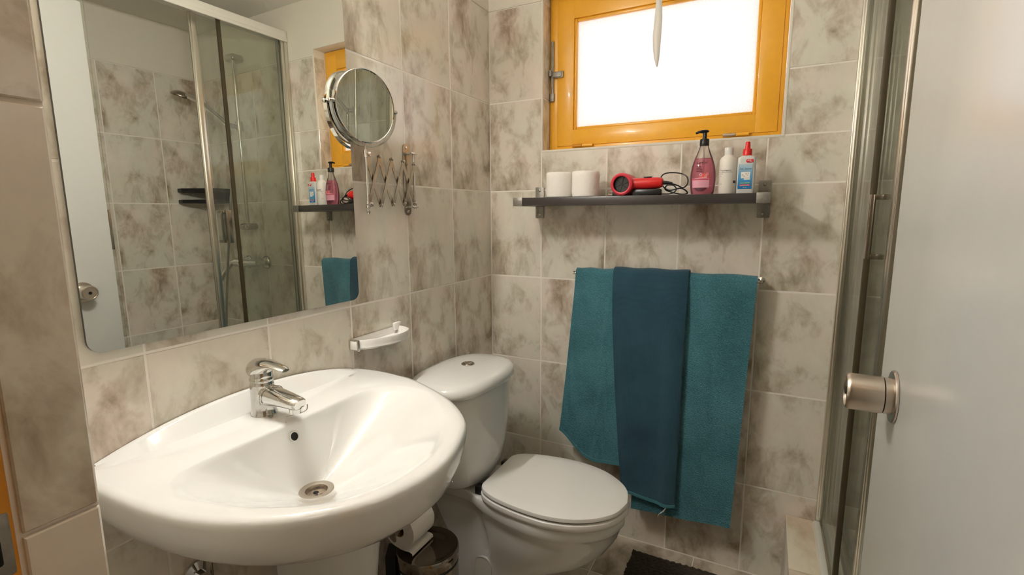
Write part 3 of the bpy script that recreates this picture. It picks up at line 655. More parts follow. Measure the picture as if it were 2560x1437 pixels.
for t in (0.06, 0.14, 0.24, 0.36, 0.48, 0.60, 0.71, 0.80, 0.88, 0.94, 0.975):
    rings.append(rg(lambda k, t=t: r0+(RL[k]-r0)*t, lambda k, t=t: DZ+(BZ-DZ)*0.985*(t**(1.06 if RL[k] > 0.16 else 1.25))))
rings += [rg(lambda k: RL[k], BZ-0.0035), rg(lambda k: RL[k]+0.004, BZ-0.001), rg(lambda k: min(RL[k]+0.010, RO[k]-0.006), BZ), rg(lambda k: max(RO[k]-0.016, RL[k]+0.012) if RO[k]-RL[k] > 0.03 else RO[k]-0.012, BZ+0.0006), rg(lambda k: RO[k]-0.006, BZ-0.0015), rg(lambda k: RO[k]-0.0012, BZ-0.007), rg(lambda k: RO[k], BZ-0.016),
          rg(lambda k: RO[k]-0.004, BZ-0.045), rg(lambda k: RO[k]-0.016, BZ-0.075), rg(lambda k: RO[k]-0.036, BZ-0.095), rg(lambda k: RO[k]*0.80, BZ-0.112), rg(lambda k: RO[k]*0.56, BZ-0.135), rg(lambda k: min(RO[k]*0.36, 0.085), BZ-0.162)]
bb = MB(); bb.loft(rings, cap0=False, cap1=True)
# arched upstand against the wall
sec = []
for i in range(41):
    u = -1+2*i/40; y = (BC+0.022)+u*(0.292); h = 0.041*(1-abs(u)**2.2)
    sec.append([(0.0015, y, BZ-0.01), (0.0015, y, BZ+h), (0.008, y, BZ+h+0.0005), (0.014, y, BZ+h-0.003), (0.030, y, BZ+min(h, 0.006)*1.0), (0.044, y, BZ-0.002)])
bb.loft(sec, closed=True)
bo = bb.build('basin', M['ceramic'], bs, angle=55)
dn = MB(); dn.lathe([(0.0335, 0.000), (0.0335, 0.0015), (0.031, 0.0022), (0.0215, 0.0005), (0.0205, -0.004), (0.020, -0.010), (0.003, -0.011)], (D[0], D[1], DZ+0.0005), n=48, cap=False)
do = dn.build('drain', M['nickel'], bs)
for k in range(3):
    a = PI*2*k/3+0.5
    MB().lathe([(0.0055, 0), (0.0055, 0.0012), (0.004, 0.0014)], (D[0]+0.0105*math.cos(a), D[1]+0.0105*math.sin(a), DZ-0.0108), n=16).build('drain_hole', M['dark'], do)
on = Vector((0.93, 0, 0.36)).normalized(); oc = Vector((0.1625, BC-0.002, 0.791))
ov = MB().lathe([(0.0105, -0.004), (0.0105, 0.0035), (0.0095, 0.0042), (0.0085, 0.0035), (0.0085, -0.003)], tuple(oc), tuple(on), 28, cap=False).build('overflow_ring', M['ceramic'], bs)
MB().lathe([(0.0088, 0), (0.0088, 0.0022)], tuple(oc), tuple(on), 24).build('overflow_hole', M['dark'], bs)
pd = MB(); rings = []; BCs = BC; BC = PDC
for z, hw, xf in ((0.0, 0.095, 0.285), (0.05, 0.086, 0.275), (0.2, 0.074, 0.262), (0.4, 0.074, 0.272), (0.55, 0.080, 0.288), (0.63, 0.086, 0.296), (0.662, 0.088, 0.298)):
    s_ = [(0.105, BC+hw)]
    for k in range(0, 17):
        a = PI/2-PI*k/16; s_.append((xf-0.115+0.115*abs(math.cos(a))**0.62, BC+hw*math.copysign(abs(math.sin(a))**0.55, math.sin(a))))
    s_.append((0.105, BC-hw)); rings.append([(x, y, z) for x, y in s_])
pd.loft(rings); pd.build('pedestal', M['ceramic'], bs); BC = BCs
# maker's mark on the deck
mw = Matrix.Translation((0.052, -0.836, BZ+0.0008)) @ Matrix.Rotation(PI/2, 4, 'Z')
text_mesh('maker_mark', 'gala', 0.012, simple('grey_print', (176, 176, 172), 0.4), bs, mw, 0.0001)

# ------------------------------------------------------------------ basin tap
tp = thing('basin_tap', 'chrome single lever mixer tap on the washbasin', 'tap', (0.066, BC+0.006, BZ))
ty_ = BC+0.006; tx = 0.066
MB().lathe([(0.0265, 0), (0.0265, 0.003), (0.0245, 0.006), (0.024, 0.02), (0.0235, 0.06), (0.0235, 0.066)], (tx, ty_, BZ), n=36).build('body', M['chrome_worn'], tp)
MB().lathe([(0.0232, 0.066), (0.0222, 0.071), (0.0222, 0.074), (0.0236, 0.0755), (0.0236, 0.080), (0.0225, 0.082)], (tx, ty_, BZ), n=36).build('collar', M['chrome'], tp)
sp_ = MB(); rings = []
for (x, z, w_, h_) in ((tx+0.002, 0.043, 0.020, 0.026), (tx+0.022, 0.043, 0.0215, 0.022), (tx+0.045, 0.0435, 0.021, 0.0175), (tx+0.07, 0.0425, 0.020, 0.0145), (tx+0.094, 0.0405, 0.0185, 0.0125), (tx+0.109, 0.039, 0.017, 0.011), (tx+0.113, 0.0385, 0.014, 0.009)):
    rings.append([(x+0.25*h_*math.sin(2*PI*k/24), ty_+w_*math.copysign(abs(math.cos(2*PI*k/24))**0.75, math.cos(2*PI*k/24)), BZ+z+h_*math.copysign(abs(math.sin(2*PI*k/24))**0.85, math.sin(2*PI*k/24))) for k in range(24)])
sp_.loft(rings); so_ = sp_.build('spout', M['chrome'], tp)
MB().lathe([(0.0125, 0.0), (0.0125, -0.010), (0.0105, -0.011), (0.0105, -0.006), (0.003, -0.005)], (tx+0.099, ty_, BZ+0.0300), (0.08, 0, 1), 24).build('aerator', M['chrome'], so_)
MB().lathe([(0.0225, 0.0815), (0.0222, 0.094), (0.0205, 0.104)], (tx, ty_, BZ), n=36).build('cartridge_cover', M['chrome'], tp)
lv_ = MB(); rings = []
for (x, zc_, w_, h_) in ((tx-0.0255, 0.094, 0.010, 0.010), (tx-0.0225, 0.0965, 0.0190, 0.0170), (tx-0.013, 0.0985, 0.0240, 0.0205), (tx+0.001, 0.1005, 0.0250, 0.0205), (tx+0.013, 0.1035, 0.0232, 0.0170), (tx+0.027, 0.1075, 0.0190, 0.0115), (tx+0.042, 0.110, 0.0155, 0.0062), (tx+0.058, 0.1085, 0.0140, 0.0048), (tx+0.070, 0.106, 0.0125, 0.0042), (tx+0.077, 0.1045, 0.0085, 0.003)):
    rings.append([(x, ty_+w_*math.cos(2*PI*k/28), BZ+zc_+h_*math.sin(2*PI*k/28)) for k in range(28)])
lv_.loft(rings); lv_.build('lever', M['chrome'], tp)
ch = MB(); cps = cr([(tx+0.02, ty_-0.022, BZ+0.030), (tx+0.022, ty_-0.0235, BZ+0.048), (tx+0.028, ty_-0.016, BZ+0.063), (tx+0.034, ty_, BZ+0.066), (tx+0.038, ty_+0.016, BZ+0.060), (tx+0.038, ty_+0.023, BZ+0.045)], 7)
cps2 = cr([(tx+0.092, ty_-0.02, BZ+0.004), (tx+0.092, ty_-0.021, BZ+0.015), (tx+0.099, ty_-0.012, BZ+0.0175), (tx+0.110, ty_, BZ+0.020), (tx+0.117, ty_+0.011, BZ+0.025), (tx+0.109, ty_+0.02, BZ+0.031)], 6)
cps3 = cr([(tx+0.026, ty_-0.012, BZ+0.016), (tx+0.03, ty_-0.016, BZ+0.006), (tx+0.038, ty_-0.012, BZ+0.0025), (tx+0.033, ty_-0.005, BZ+0.003), (tx+0.028, ty_-0.011, BZ+0.0025)], 6)
for cc in (cps, cps2, cps3):
    for p in cc: ch.sphere(p, 0.0013, 6)
ch.build('plug_chain', M['steel'], tp)['kind'] = 'stuff'

# angle valve below the basin
av = thing('angle_valve', 'small chrome angle valve on the wall beside the pedestal', 'valve', (0.0, -1.075, 0.44))
vy = -1.235; vz = 0.515
av.location = (0.0, vy, vz); av['_b'] = (0.0, vy, vz)
MB().lathe([(0.028, 0.001), (0.027, 0.006), (0.012, 0.012), (0.011, 0.05), (0.013, 0.055), (0.013, 0.072)], (0, vy, vz), (1, 0, 0), 20).build('valve_body', M['chrome'], av)
MB().lathe([(0.018, 0.074), (0.019, 0.080), (0.019, 0.095), (0.014, 0.100)], (0, vy, vz), (1, 0, 0), 8).build('valve_knob', M['chrome_worn'], av)
MB().tube(cr([(0.05, vy, vz+0.008), (0.05, vy+0.005, vz+0.06), (0.06, vy+0.04, vz+0.11), (0.08, vy+0.08, vz+0.16)], 6), 0.006, 10).build('supply_hose', M['steel'], av)

# ------------------------------------------------------------------ toilet
TY = -0.440
tl = thing('toilet', 'white close coupled toilet with closed lid in the corner', 'toilet', (0.35, TY, 0))
def egg(tab, z, n=20, y=TY, grow=0.0, xs=None, power=None):
    """outline from a half width table (x, hw)"""
    x0, x1 = tab[0][0], tab[-1][0]
    P = [(x, hw) for x, hw in tab]
    pts = cr([(x, hw, 0) for x, hw in P], 4)
    L_ = [(x, y-hw-grow) for x, hw, _ in pts]; R_ = [(x, y+hw+grow) for x, hw, _ in pts[::-1]]
    if abs(tab[-1][1]) < 1e-6: R_ = R_[1:]
    return [(x, yy, z) for x, yy in L_+R_]
lidt = [(0.262, 0.094), (0.268, 0.110), (0.290, 0.131), (0.34, 0.150), (0.42, 0.163), (0.50, 0.164), (0.575, 0.145), (0.635, 0.107), (0.672, 0.060), (0.687, 0.0)]
def scale_tab(tab, s, cx=0.47): return [(cx+(x-cx)*s, hw*s) for x, hw in tab]
# pan
def pan_tab(front, hw, back=0.035, hb=0.088, neck=0.0):
    L_ = front-back
    return [(back, hb*0.94), (back+0.02, hb), (back+0.16, hb), (back+L_*0.37, hb+(hw-hb)*0.45), (back+L_*0.52, hb+(hw-hb)*0.85), (back+L_*0.66, hw), (back+L_*0.79, hw*0.92), (back+L_*0.90, hw*0.68), (back+L_*0.97, hw*0.38), (front, 0.0)]
pan = MB()
lev = [(0.0, 0.455, 0.098, 0.14, 0.092), (0.02, 0.455, 0.098, 0.14, 0.092), (0.08, 0.440, 0.092, 0.14, 0.086), (0.13, 0.455, 0.094, 0.14, 0.082), (0.17, 0.52, 0.108, 0.13, 0.080), (0.215, 0.592, 0.128, 0.11, 0.080), (0.26, 0.636, 0.140, 0.08, 0.076), (0.30, 0.658, 0.147, 0.06, 0.074), (0.328, 0.667, 0.150, 0.05, 0.074), (0.338, 0.674, 0.158, 0.038, 0.086), (0.346, 0.679, 0.162, 0.035, 0.090), (0.372, 0.680, 0.1625, 0.035, 0.090), (0.3765, 0.677, 0.160, 0.038, 0.088)]
pan.loft([egg(pan_tab(fr_, hw_, bk_, hb_), z_) for z_, fr_, hw_, bk_, hb_ in lev]); po = pan.build('pan', M['ceramic'], tl, angle=60)
rec = MB(); s0 = []
for k in range(24):
    a = 2*PI*k/24; s0.append((0.262+0.030*math.copysign(abs(math.cos(a))**0.7, math.cos(a)), 0.120+0.052*math.copysign(abs(math.sin(a))**0.7, math.sin(a))))
rec.loft([[(x, TY-0.093-0.006, z) for x, z in s0], [(0.262+(x-0.262)*1.0, TY-0.097-0.004, z) for x, z in s0], [(0.262+(x-0.262)*0.86, TY-0.086, 0.12+(z-0.12)*0.9) for x, z in s0]])
rec.build('side_recess', M['ceramic'], po)
# seat ring and lid
seat = MB(); seat.loft([egg(scale_tab(lidt, 0.985), 0.3785), egg(scale_tab(lidt, 1.005), 0.382), egg(scale_tab(lidt, 1.012), 0.390), egg(scale_tab(lidt, 1.005), 0.398), egg(scale_tab(lidt, 0.975), 0.4015)]); seat.build('seat', M['plastic_w'], tl)
MB().loft([egg(scale_tab(lidt, 0.965), 0.400), egg(scale_tab(lidt, 0.965), 0.408)]).build('seat_gap_shade', simple('painted_lid_shade', (96, 88, 66), 0.8), tl)  # dark filler strip: shade between seat and lid put in as colour
lid = MB(); lid.loft([egg(scale_tab(lidt, 0.975), 0.4055), egg(scale_tab(lidt, 1.0), 0.4075), egg(lidt, 0.413), egg(scale_tab(lidt, 0.992), 0.418), egg(scale_tab(lidt, 0.965), 0.4205), egg(scale_tab(lidt, 0.80), 0.4222), egg(scale_tab(lidt, 0.45), 0.423)]); lid.build('lid', M['plastic_w'], tl)
for s_ in (-1, 1): MB().box(0.236, 0.262, TY+s_*0.085-0.014, TY+s_*0.085+0.014, 0.377, 0.404, 0.003).build('hinge', M['black'], tl)
# cistern
CYC = -0.452; CXC = 0.152
def sup(ax, ay, z, n=72, e=2.7, cx=CXC, cy=CYC, back=0.012):
    r = []
    for k in range(n):
        a = 2*PI*k/n; c, s_ = math.cos(a), math.sin(a)
        x = cx+ax*math.copysign(abs(c)**(2/e), c); y = cy+ay*math.copysign(abs(s_)**(2/e), s_); r.append((max(back, x), y, z))
    return r
cis = MB(); cis.loft([sup(0.060, 0.085, 0.3775, e=2.3, cx=0.14), sup(0.082, 0.110, 0.384, e=2.3, cx=0.14), sup(0.098, 0.132, 0.402, e=2.4, cx=0.142), sup(0.107, 0.150, 0.435, e=2.5, cx=0.145), sup(0.112, 0.166, 0.49, e=2.6, cx=0.147), sup(0.116, 0.178, 0.58, e=2.7, cx=0.150), sup(0.120, 0.188, 0.70, e=2.7), sup(0.120, 0.188, 0.703, e=2.7)]); cis.build('cistern', M['ceramic'], tl, angle=60)
cl2 = MB(); cl2.loft([sup(0.120, 0.190, 0.705), sup(0.128, 0.198, 0.7065), sup(0.1315, 0.2015, 0.713), sup(0.131, 0.201, 0.722), sup(0.127, 0.197, 0.732), sup(0.118, 0.188, 0.740), sup(0.098, 0.168, 0.7455), sup(0.06, 0.12, 0.7495), sup(0.02, 0.05, 0.751)]); cl2.build('cistern_lid', M['ceramic'], tl, angle=60)
bt = MB().lathe([(0.0215, -0.004), (0.0215, 0.003), (0.020, 0.0045), (0.0145, 0.0042), (0.0138, 0.002)], (0.150, -0.428, 0.7500), n=36).build('flush_collar', M['steel'], tl)
MB().lathe([(0.0132, 0.0), (0.0132, 0.0055), (0.010, 0.0072), (0.002, 0.0076)], (0.150, -0.428, 0.7500), n=32).build('flush_button', M['chrome'], tl)
mw = Matrix.Translation((0.075, -0.30, 0.7475)) @ Matrix.Rotation(PI/2, 4, 'Z')
text_mesh('maker_mark', 'gala', 0.010, bpy.data.materials['grey_print'], tl, mw, 0.0001)
MB().tube(cr([(0.10, -0.245, 0.66), (0.07, -0.225, 0.69), (0.03, -0.22, 0.685), (0.012, -0.22, 0.60), (0.012, -0.22, 0.25)], 6), 0.007, 10).build('water_inlet', M['black'], tl)

# ------------------------------------------------------------------ paper holder and roll
hx, hz = 0.112, 0.352
ph = thing('paper_holder', 'chrome toilet paper holder on the wall under the washbasin', 'paper holder', (0.0, -0.775, 0.36))
MB().lathe([(0.024, 0.001), (0.024, 0.006), (0.02, 0.009)], (0.0, -0.785, 0.378), (1, 0, 0), 28).build('wall_rose', M['steel'], ph)
arm = MB(); rings = []
for (x, z, w_) in ((0.006, 0.378, 0.012), (0.05, 0.376, 0.013), (0.085, 0.368, 0.0145), (0.105, 0.358, 0.0155), (hx, hz, 0.016), (hx+0.010, hz-0.009, 0.012), (hx+0.014, hz-0.013, 0.005)):
    rings.append([(x, -0.782, z+w_), (x, -0.7775, z+w_), (x, -0.7775, z-w_), (x, -0.782, z-w_)])
arm.loft(rings); arm.build('arm', M['steel'], ph, smooth=False)
MB().tube([(hx, -0.78, hz), (hx, -0.64, hz)], 0.0125, 16).build('spindle', M['steel'], ph)
rr = thing('toilet_roll', 'white toilet paper roll on the holder above the bin', 'toilet roll', (hx, -0.70, hz))
MB().lathe([(0.0195, 0), (0.054, 0), (0.0552, 0.002), (0.0552, 0.096), (0.054, 0.098), (0.0195, 0.098)], (hx, -0.752, hz-0.006), (0, 1, 0), 48, cap=False).build('paper', M['paper'], rr)
MB().lathe([(0.0195, 0.0), (0.0195, 0.098), (0.0180, 0.098), (0.0180, 0.0), (0.0195, 0.0)], (hx, -0.752, hz-0.006), (0, 1, 0), 32, cap=False).build('core', simple('cardboard', (176, 150, 120), 0.9), rr)
fl_ = MB(); rings = []
for (dx, dz) in ((0.0, -0.0552), (0.020, -0.0560), (0.036, -0.0545), (0.046, -0.0575), (0.047, -0.064)):
    rings.append([(hx+dx, -0.752, hz-0.006+dz), (hx+dx, -0.654, hz-0.006+dz), (hx+dx, -0.654, hz-0.007+dz), (hx+dx, -0.752, hz-0.007+dz)])
fl_.loft(rings); fl_.build('loose_sheet', M['paper'], rr)

# ------------------------------------------------------------------ pedal bin
pb = thing('pedal_bin', 'round polished steel pedal bin beside the toilet', 'bin', (0.165, -0.690, 0))
bx_, by_, br = 0.165, -0.690, 0.0915
MB().lathe([(br-0.006, 0.004), (br-0.002, 0.010), (br-0.002, 0.235)], (bx_, by_, 0), n=56).build('body', M['bino'], pb)
MB().lathe([(br, 0.0), (br, 0.012), (br-0.003, 0.014)], (bx_, by_, 0), n=56).build('foot_ring', M['black'], pb)
MB().lathe([(br-0.0035, 0.234), (br-0.0035, 0.246)], (bx_, by_, 0), n=56).build('rim_gap', M['black'], pb)
MB().lathe([(br, 0.246), (br+0.0005, 0.262), (br, 0.274), (br-0.003, 0.278), (br-0.007, 0.2775), (br-0.012, 0.2755), (br*0.6, 0.2765), (0.004, 0.277)], (bx_, by_, 0), n=56).build('lid', M['bino'], pb)
hd_ = Vector((-0.86, -0.51, 0)); hs_ = Vector((0.51, -0.86, 0)); hc = Vector((bx_, by_, 0))+hd_*(br+0.012)
hb_ = MB()
def obox(c, a, b, z0, z1):
    return [[tuple(c-a-b+Vector((0, 0, z))), tuple(c+a-b+Vector((0, 0, z))), tuple(c+a+b+Vector((0, 0, z))), tuple(c-a+b+Vector((0, 0, z)))] for z in (z0, z1)]
hb_.loft(obox(hc, hd_*0.014, hs_*0.030, 0.14, 0.268)); hb_.build('hinge_block', M['black'], pb, smooth=False)
pdl = Vector((bx_, by_, 0))-hd_*(br+0.015)
MB().loft(obox(pdl, hd_*0.02, hs_*0.025, 0.012, 0.018)).build('pedal', M['black'], pb, smooth=False)

# ------------------------------------------------------------------ bath mat
mt = MB(); mx0, mx1, my_0, my_1 = 0.628, 1.060, -0.52, -0.078
nr = 34
for i in range(nr):
    y = my_0+(my_1-my_0)*(i+0.5)/nr
    pts = []
    for k in range(64):
        x = mx0+(mx1-mx0)*k/63+random.uniform(-0.001, 0.001)
        pts.append((x+0.002*random.uniform(-1, 1)*(1 if k in (0, 63) else 0), y+0.004*math.sin(k*0.2+i)*0.3+0.004*(x-mx0)/(mx1-mx0), 0.0095+0.0016*math.sin(k*1.9+i*2.3)))
    mt.tube(pts, [0.0074+0.0012*math.sin(k*2.1+i) for k in range(64)], 6)
mo = mt.build('bath_mat', M['mat'], base=((mx0+mx1)/2, (my_0+my_1)/2, 0.0), angle=80); tag(mo, 'dark brown ribbed bath mat on the floor below the towels', 'bath mat')

# ------------------------------------------------------------------ wall shelf and what stands on it
SZ0, SZ1, SYF = 1.2625, 1.2890, -0.192
sh = thing('wall_shelf', 'dark wall shelf on metal brackets under the window', 'shelf', (0.6, -0.1, 1.26))
MB().box(0.232, 0.9605, SYF+0.002, -0.004, SZ0, SZ1, 0.0015).build('board', M['shelfb'], sh)
for i, (xa, xb) in enumerate(((0.1985, 0.2335), (0.9592, 0.9950))):
    b_ = MB(); b_.box(xa, xb, -0.005, -0.0005, 1.2185, 1.333, 0.002); b_.box(xa, xb, SYF, -0.004, SZ0-0.0015, SZ0+0.0015, 0.0008); b_.box(xa, xb, SYF, -0.004, SZ1-0.002, SZ1+0.001, 0.0008); b_.box(xa, xb, SYF-0.001, SYF+0.003, SZ0-0.0015, SZ1+0.001, 0.001)
    side = xa if i == 0 else xb-0.003
    b_.box(side, side+0.003, SYF, -0.004, SZ0-0.0015, SZ1+0.001, 0.0008)
    bo_ = b_.build('bracket', M['aged'], sh)
    for z in (1.3205, 1.2305): MB().lathe([(0.0058, 0), (0.005, 0.002), (0.001, 0.0028)], ((xa+xb)/2, -0.005, z), (0, -1, 0), 14).build('screw', M['steel'], bo_)
zs = SZ1+0.0003
def tissue(x, y, label):
    t = MB(); prof = [(0.020, 0.001), (0.043, 0.0), (0.0462, 0.003), (0.0468, 0.02), (0.0462, 0.045), (0.0468, 0.07), (0.0458, 0.082), (0.043, 0.0855), (0.020, 0.085), (0.019, 0.07), (0.019, 0.012)]
    n = 48; rings = []
    for r, h in prof: rings.append([(x+(r+0.0007*math.sin(5*2*PI*k/n+h*90)+0.0004*random.uniform(-1, 1))*math.cos(2*PI*k/n), y+(r+0.0007*math.sin(5*2*PI*k/n+h*90))*math.sin(2*PI*k/n), zs+h) for k in range(n)])
    t.loft(rings); o = thing('toilet_roll', label, 'toilet roll', (x, y, zs), 'spare toilet rolls on the wall shelf')
    t.build('paper', M['paper'], o)
    MB().lathe([(0.0192, 0.005), (0.0192, 0.084), (0.0178, 0.084), (0.0178, 0.005)], (x, y, zs), n=28, cap=False).build('core', bpy.data.materials['cardboard'], o)
tissue(0.3385, -0.11, 'left spare toilet roll on the wall shelf, nearest the bracket')
tissue(0.4330, -0.11, 'right spare toilet roll on the wall shelf, nearer the hair dryer')

# hair dryer
hdz = zs+0.0365; hdx = 0.5705
hy = thing('hair_dryer', 'small red hair dryer lying on the wall shelf', 'hair dryer', (0.61, -0.12, zs))
MB().lathe([(0.0255, 0.0), (0.030, -0.002), (0.0345, 0.001), (0.0360, 0.010), (0.0350, 0.020)], (hdx, -0.168, hdz), (0, 1, 0), 40, cap=False).build('nozzle_ring', M['pinkring'], hy)
MB().lathe([(0.0350, 0.018), (0.0362, 0.05), (0.0355, 0.085), (0.030, 0.105), (0.012, 0.112), (0.003, 0.113)], (hdx, -0.168, hdz), (0, 1, 0), 40).build('barrel', M['red'], hy)
gr = MB(); gr.lathe([(0.0265, 0.012), (0.0265, 0.014)], (hdx, -0.168, hdz), (0, 1, 0), 32)
gri = gr.build('air_outlet', M['black'], hy)
gb = MB()
for k in range(3):
    a = PI*k/3+0.3; gb.tube([(hdx-0.0255*math.cos(a), -0.1575, hdz-0.0255*math.sin(a)), (hdx+0.0255*math.cos(a), -0.1575, hdz+0.0255*math.sin(a))], 0.0009, 6)
gb.build('grille', M['shelfb'], gri)
hn = MB(); rings = []
for (x, zc_, ry, rz) in ((0.588, 1.3275, 0.020, 0.0185), (0.602, 1.3270, 0.021, 0.0185), (0.63, 1.3275, 0.021, 0.0185), (0.66, 1.3280, 0.020, 0.0180), (0.683, 1.3285, 0.018, 0.0170), (0.692, 1.3285, 0.0145, 0.0135), (0.695, 1.3285, 0.008, 0.008)):
    rings.append([(x, -0.135+ry*math.cos(2*PI*k/24), zc_+rz*math.sin(2*PI*k/24)) for k in range(24)])
hn.loft(rings); ho_ = hn.build('grip', M['red'], hy)
MB().box(0.635, 0.660, -0.144, -0.126, 1.3445, 1.3485, 0.002).build('switch', M['black'], ho_)
MB().box(0.60, 0.69, -0.150, -0.120, zs, zs+0.021, 0.005).box(0.528, 0.56, -0.12, -0.09, zs, zs+0.018, 0.004).build('plug_and_base', M['black'], hy)
MB().tube([(0.529, -0.108, zs+0.006), (0.512, -0.108, zs+0.009)], 0.0014, 6).tube([(0.529, -0.100, zs+0.016), (0.514, -0.100, zs+0.019)], 0.0014, 6).build('plug_pin', M['steel'], hy)
cp = cr([(0.692, -0.135, 1.3285), (0.715, -0.135, 1.326), (0.738, -0.13, 1.318), (0.752, -0.12, 1.312), (0.762, -0.10, 1.325), (0.757, -0.085, 1.347), (0.735, -0.08, 1.3585), (0.705, -0.09, 1.361), (0.686, -0.10, 1.355), (0.681, -0.105, 1.340), (0.690, -0.11, 1.318), (0.712, -0.125, 1.305), (0.745, -0.13, 1.310), (0.762, -0.125, 1.302), (0.764, -0.12, 1.2935), (0.745, -0.115, 1.2925), (0.715, -0.12, 1.300), (0.70, -0.13, 1.308), (0.708, -0.14, 1.320), (0.727, -0.14, 1.318), (0.735, -0.14, 1.306), (0.722, -0.14, 1.2945), (0.69, -0.135, 1.2935), (0.64, -0.155, 1.2930), (0.58, -0.10, 1.2935)], 7)
MB().tube([(0.690, -0.135, 1.3285), (0.706, -0.135, 1.3275), (0.722, -0.134, 1.325)], [0.0062, 0.0056, 0.0040], 10).build('strain_relief', M['black'], hy)
MB().tube(cp, 0.0021, 8).build('power_cord', M['black'], hy)

# pink soap dispenser
sx_, sy_ = 0.8085, -0.125
sb = thing('soap_dispenser', 'pink liquid soap dispenser with a black pump on the shelf', 'soap bottle', (sx_, sy_, zs))
prof = [(0.030, 0.0), (0.0325, 0.004), (0.0350, 0.022), (0.0362, 0.045), (0.0355, 0.065), (0.0322, 0.085), (0.0265, 0.104), (0.0205, 0.119), (0.0160, 0.131), (0.0130, 0.140), (0.0120, 0.146)]
def lq(p, h): return [q for q in p if q[1] <= h]
MB().lathe(lq(prof, 0.105)+[(0.0255, 0.107)], (sx_, sy_, zs), n=44, sy=0.62).build('bottle', M['soap'], sb)
MB().lathe([(0.0262, 0.106), (0.0255, 0.1075)]+[q for q in prof if q[1] > 0.108], (sx_, sy_, zs), n=44, sy=0.62, cap=False).build('bottle_shoulder', M['clear'], sb)
MB().tube([(sx_, sy_, zs+0.01), (sx_, sy_, zs+0.14)], 0.0028, 10).build('dip_tube', M['clear'], sb)
pm = MB(); pm.lathe([(0.0132, 0.144), (0.0135, 0.146), (0.0135, 0.161), (0.012, 0.163), (0.0062, 0.1635), (0.0056, 0.182)], (sx_, sy_, zs), n=28)
pm.lathe([(0.0065, 0.180), (0.0125, 0.183), (0.0140, 0.186), (0.0110, 0.189), (0.003, 0.190)], (sx_-0.002, sy_, zs), n=28, sy=0.7)
pm.tube([(sx_, sy_, zs+0.1855), (sx_-0.016, sy_, zs+0.1850), (sx_-0.026, sy_-0.001, zs+0.1815)], [0.0046, 0.0040, 0.0032], 10); pm.build('pump', M['black'], sb)
def lathe_patch(cx, cy, prof, syr, a0, a1, grow, h0, h1, n=14, m=8, fn=None):
    """curved label on the front of a lathed bottle, facing -y"""
    rings = []
    for j in range(m+1):
        h = h0+(h1-h0)*j/m; r = interp([(q[1], q[0]) for q in prof], h)+grow; row = []
        aa0, aa1 = (a0, a1) if fn is None else fn(j/m)
        for i in range(n+1):
            a = -PI/2+aa0+(aa1-aa0)*i/n; row.append((cx+r*math.cos(a), cy+r*math.sin(a)*syr, zs+h))
        rings.append(row)
    return rings
for nm, args, mat in (('label_print', (-0.85, 0.60, 0.0006, 0.020, 0.046), 'lblpink'), ('label_foot', (-0.62, 0.42, 0.0008, 0.009, 0.020), 'lblplum'), ('label_band', (-0.85, 0.55, 0.0010, 0.043, 0.0455), 'lblred'), ('label_swirl', (0.05, 0.52, 0.0010, 0.047, 0.062), 'lblorange')):
    fn = None
    if nm == 'label_foot': fn = lambda t: (-0.25-0.42*t**0.5, 0.05+0.42*t**0.5)
    if nm == 'label_swirl': fn = lambda t: (-0.35+0.45*t, 0.58-0.05*t)
    MB().loft(lathe_patch(sx_, sy_, prof, 0.62, args[0], args[1], args[2], args[3], args[4], fn=fn), False, False, closed=False).build(nm, M[mat], sb)
sw = MB()
for (px_, ph_, r_) in ((-0.10, 0.058, 0.0045), (0.30, 0.054, 0.0040), (0.42, 0.060, 0.0035)):
    r = interp([(q[1], q[0]) for q in prof], ph_)+0.0012; a = -PI/2+px_; c_ = Vector((sx_+r*math.cos(a), sy_+r*math.sin(a)*0.62, zs+ph_)); n_ = Vector((math.cos(a)*0.62, math.sin(a), 0)).normalized()
    sw.lathe([(r_, 0), (r_, 0.0004), (r_*0.5, 0.0005), (r_*0.45, 0.0002)], tuple(c_), tuple(n_), 18, cap=False)
sw.loft(lathe_patch(sx_, sy_, prof, 0.62, -0.85, 0.35, 0.0013, 0.0465, 0.0505, fn=lambda t: (-0.85+0.9*t, 0.55-0.25*t)), False, False, closed=False)
sw.build('label_flowers', M['lblpink'], sb)
text_mesh('label_text', 'carthel', 0.0105, M['inkdark'], sb, facing(sx_-0.0015, sy_-0.0205, zs+0.090, 0.0))
for j, (w_, h_) in enumerate(((0.012, 0.0815), (0.013, 0.0765), (0.016, 0.0715), (0.015, 0.0665))):
    MB().box(sx_-0.016, sx_-0.016+w_, sy_-0.0228-0.0002*j, sy_-0.0222-0.0002*j, zs+h_, zs+h_+0.0016).build('label_line', M['inkdark'], sb, smooth=False)

# white bottle
wx_, wy_ = 0.8775, -0.12
wbt = thing('lotion_bottle', 'plain white lotion bottle between pink soap and blue spray', 'bottle', (wx_, wy_, zs))
prof2 = [(0.0225, 0.0), (0.0245, 0.003), (0.0245, 0.09), (0.0235, 0.100), (0.0190, 0.107), (0.0130, 0.1115), (0.0115, 0.114)]
MB().lathe(prof2, (wx_, wy_, zs), n=44).build('bottle', M['bottlew'], wbt)
MB().lathe([(0.0118, 0.113), (0.0124, 0.1145), (0.0124, 0.132), (0.0115, 0.1345), (0.003, 0.1350)], (wx_, wy_, zs), n=32).build('cap', M['plastic_w'], wbt)
text_mesh('label_text', 'Aparmigamza', 0.0056, M['ink'], wbt, facing(wx_-0.004, wy_-0.0248, zs+0.0665, 0.0))
for (a, b, h_) in ((-0.95, 0.60, 0.0625), (-0.95, -0.50, 0.0580), (-0.95, -0.68, 0.052), (-0.98, -0.62, 0.029)):
    MB().loft(lathe_patch(wx_, wy_, prof2, 1.0, a, b, 0.0003, h_, h_+0.0008, m=1), False, False, closed=False).build('label_line', M['ink'], wbt)
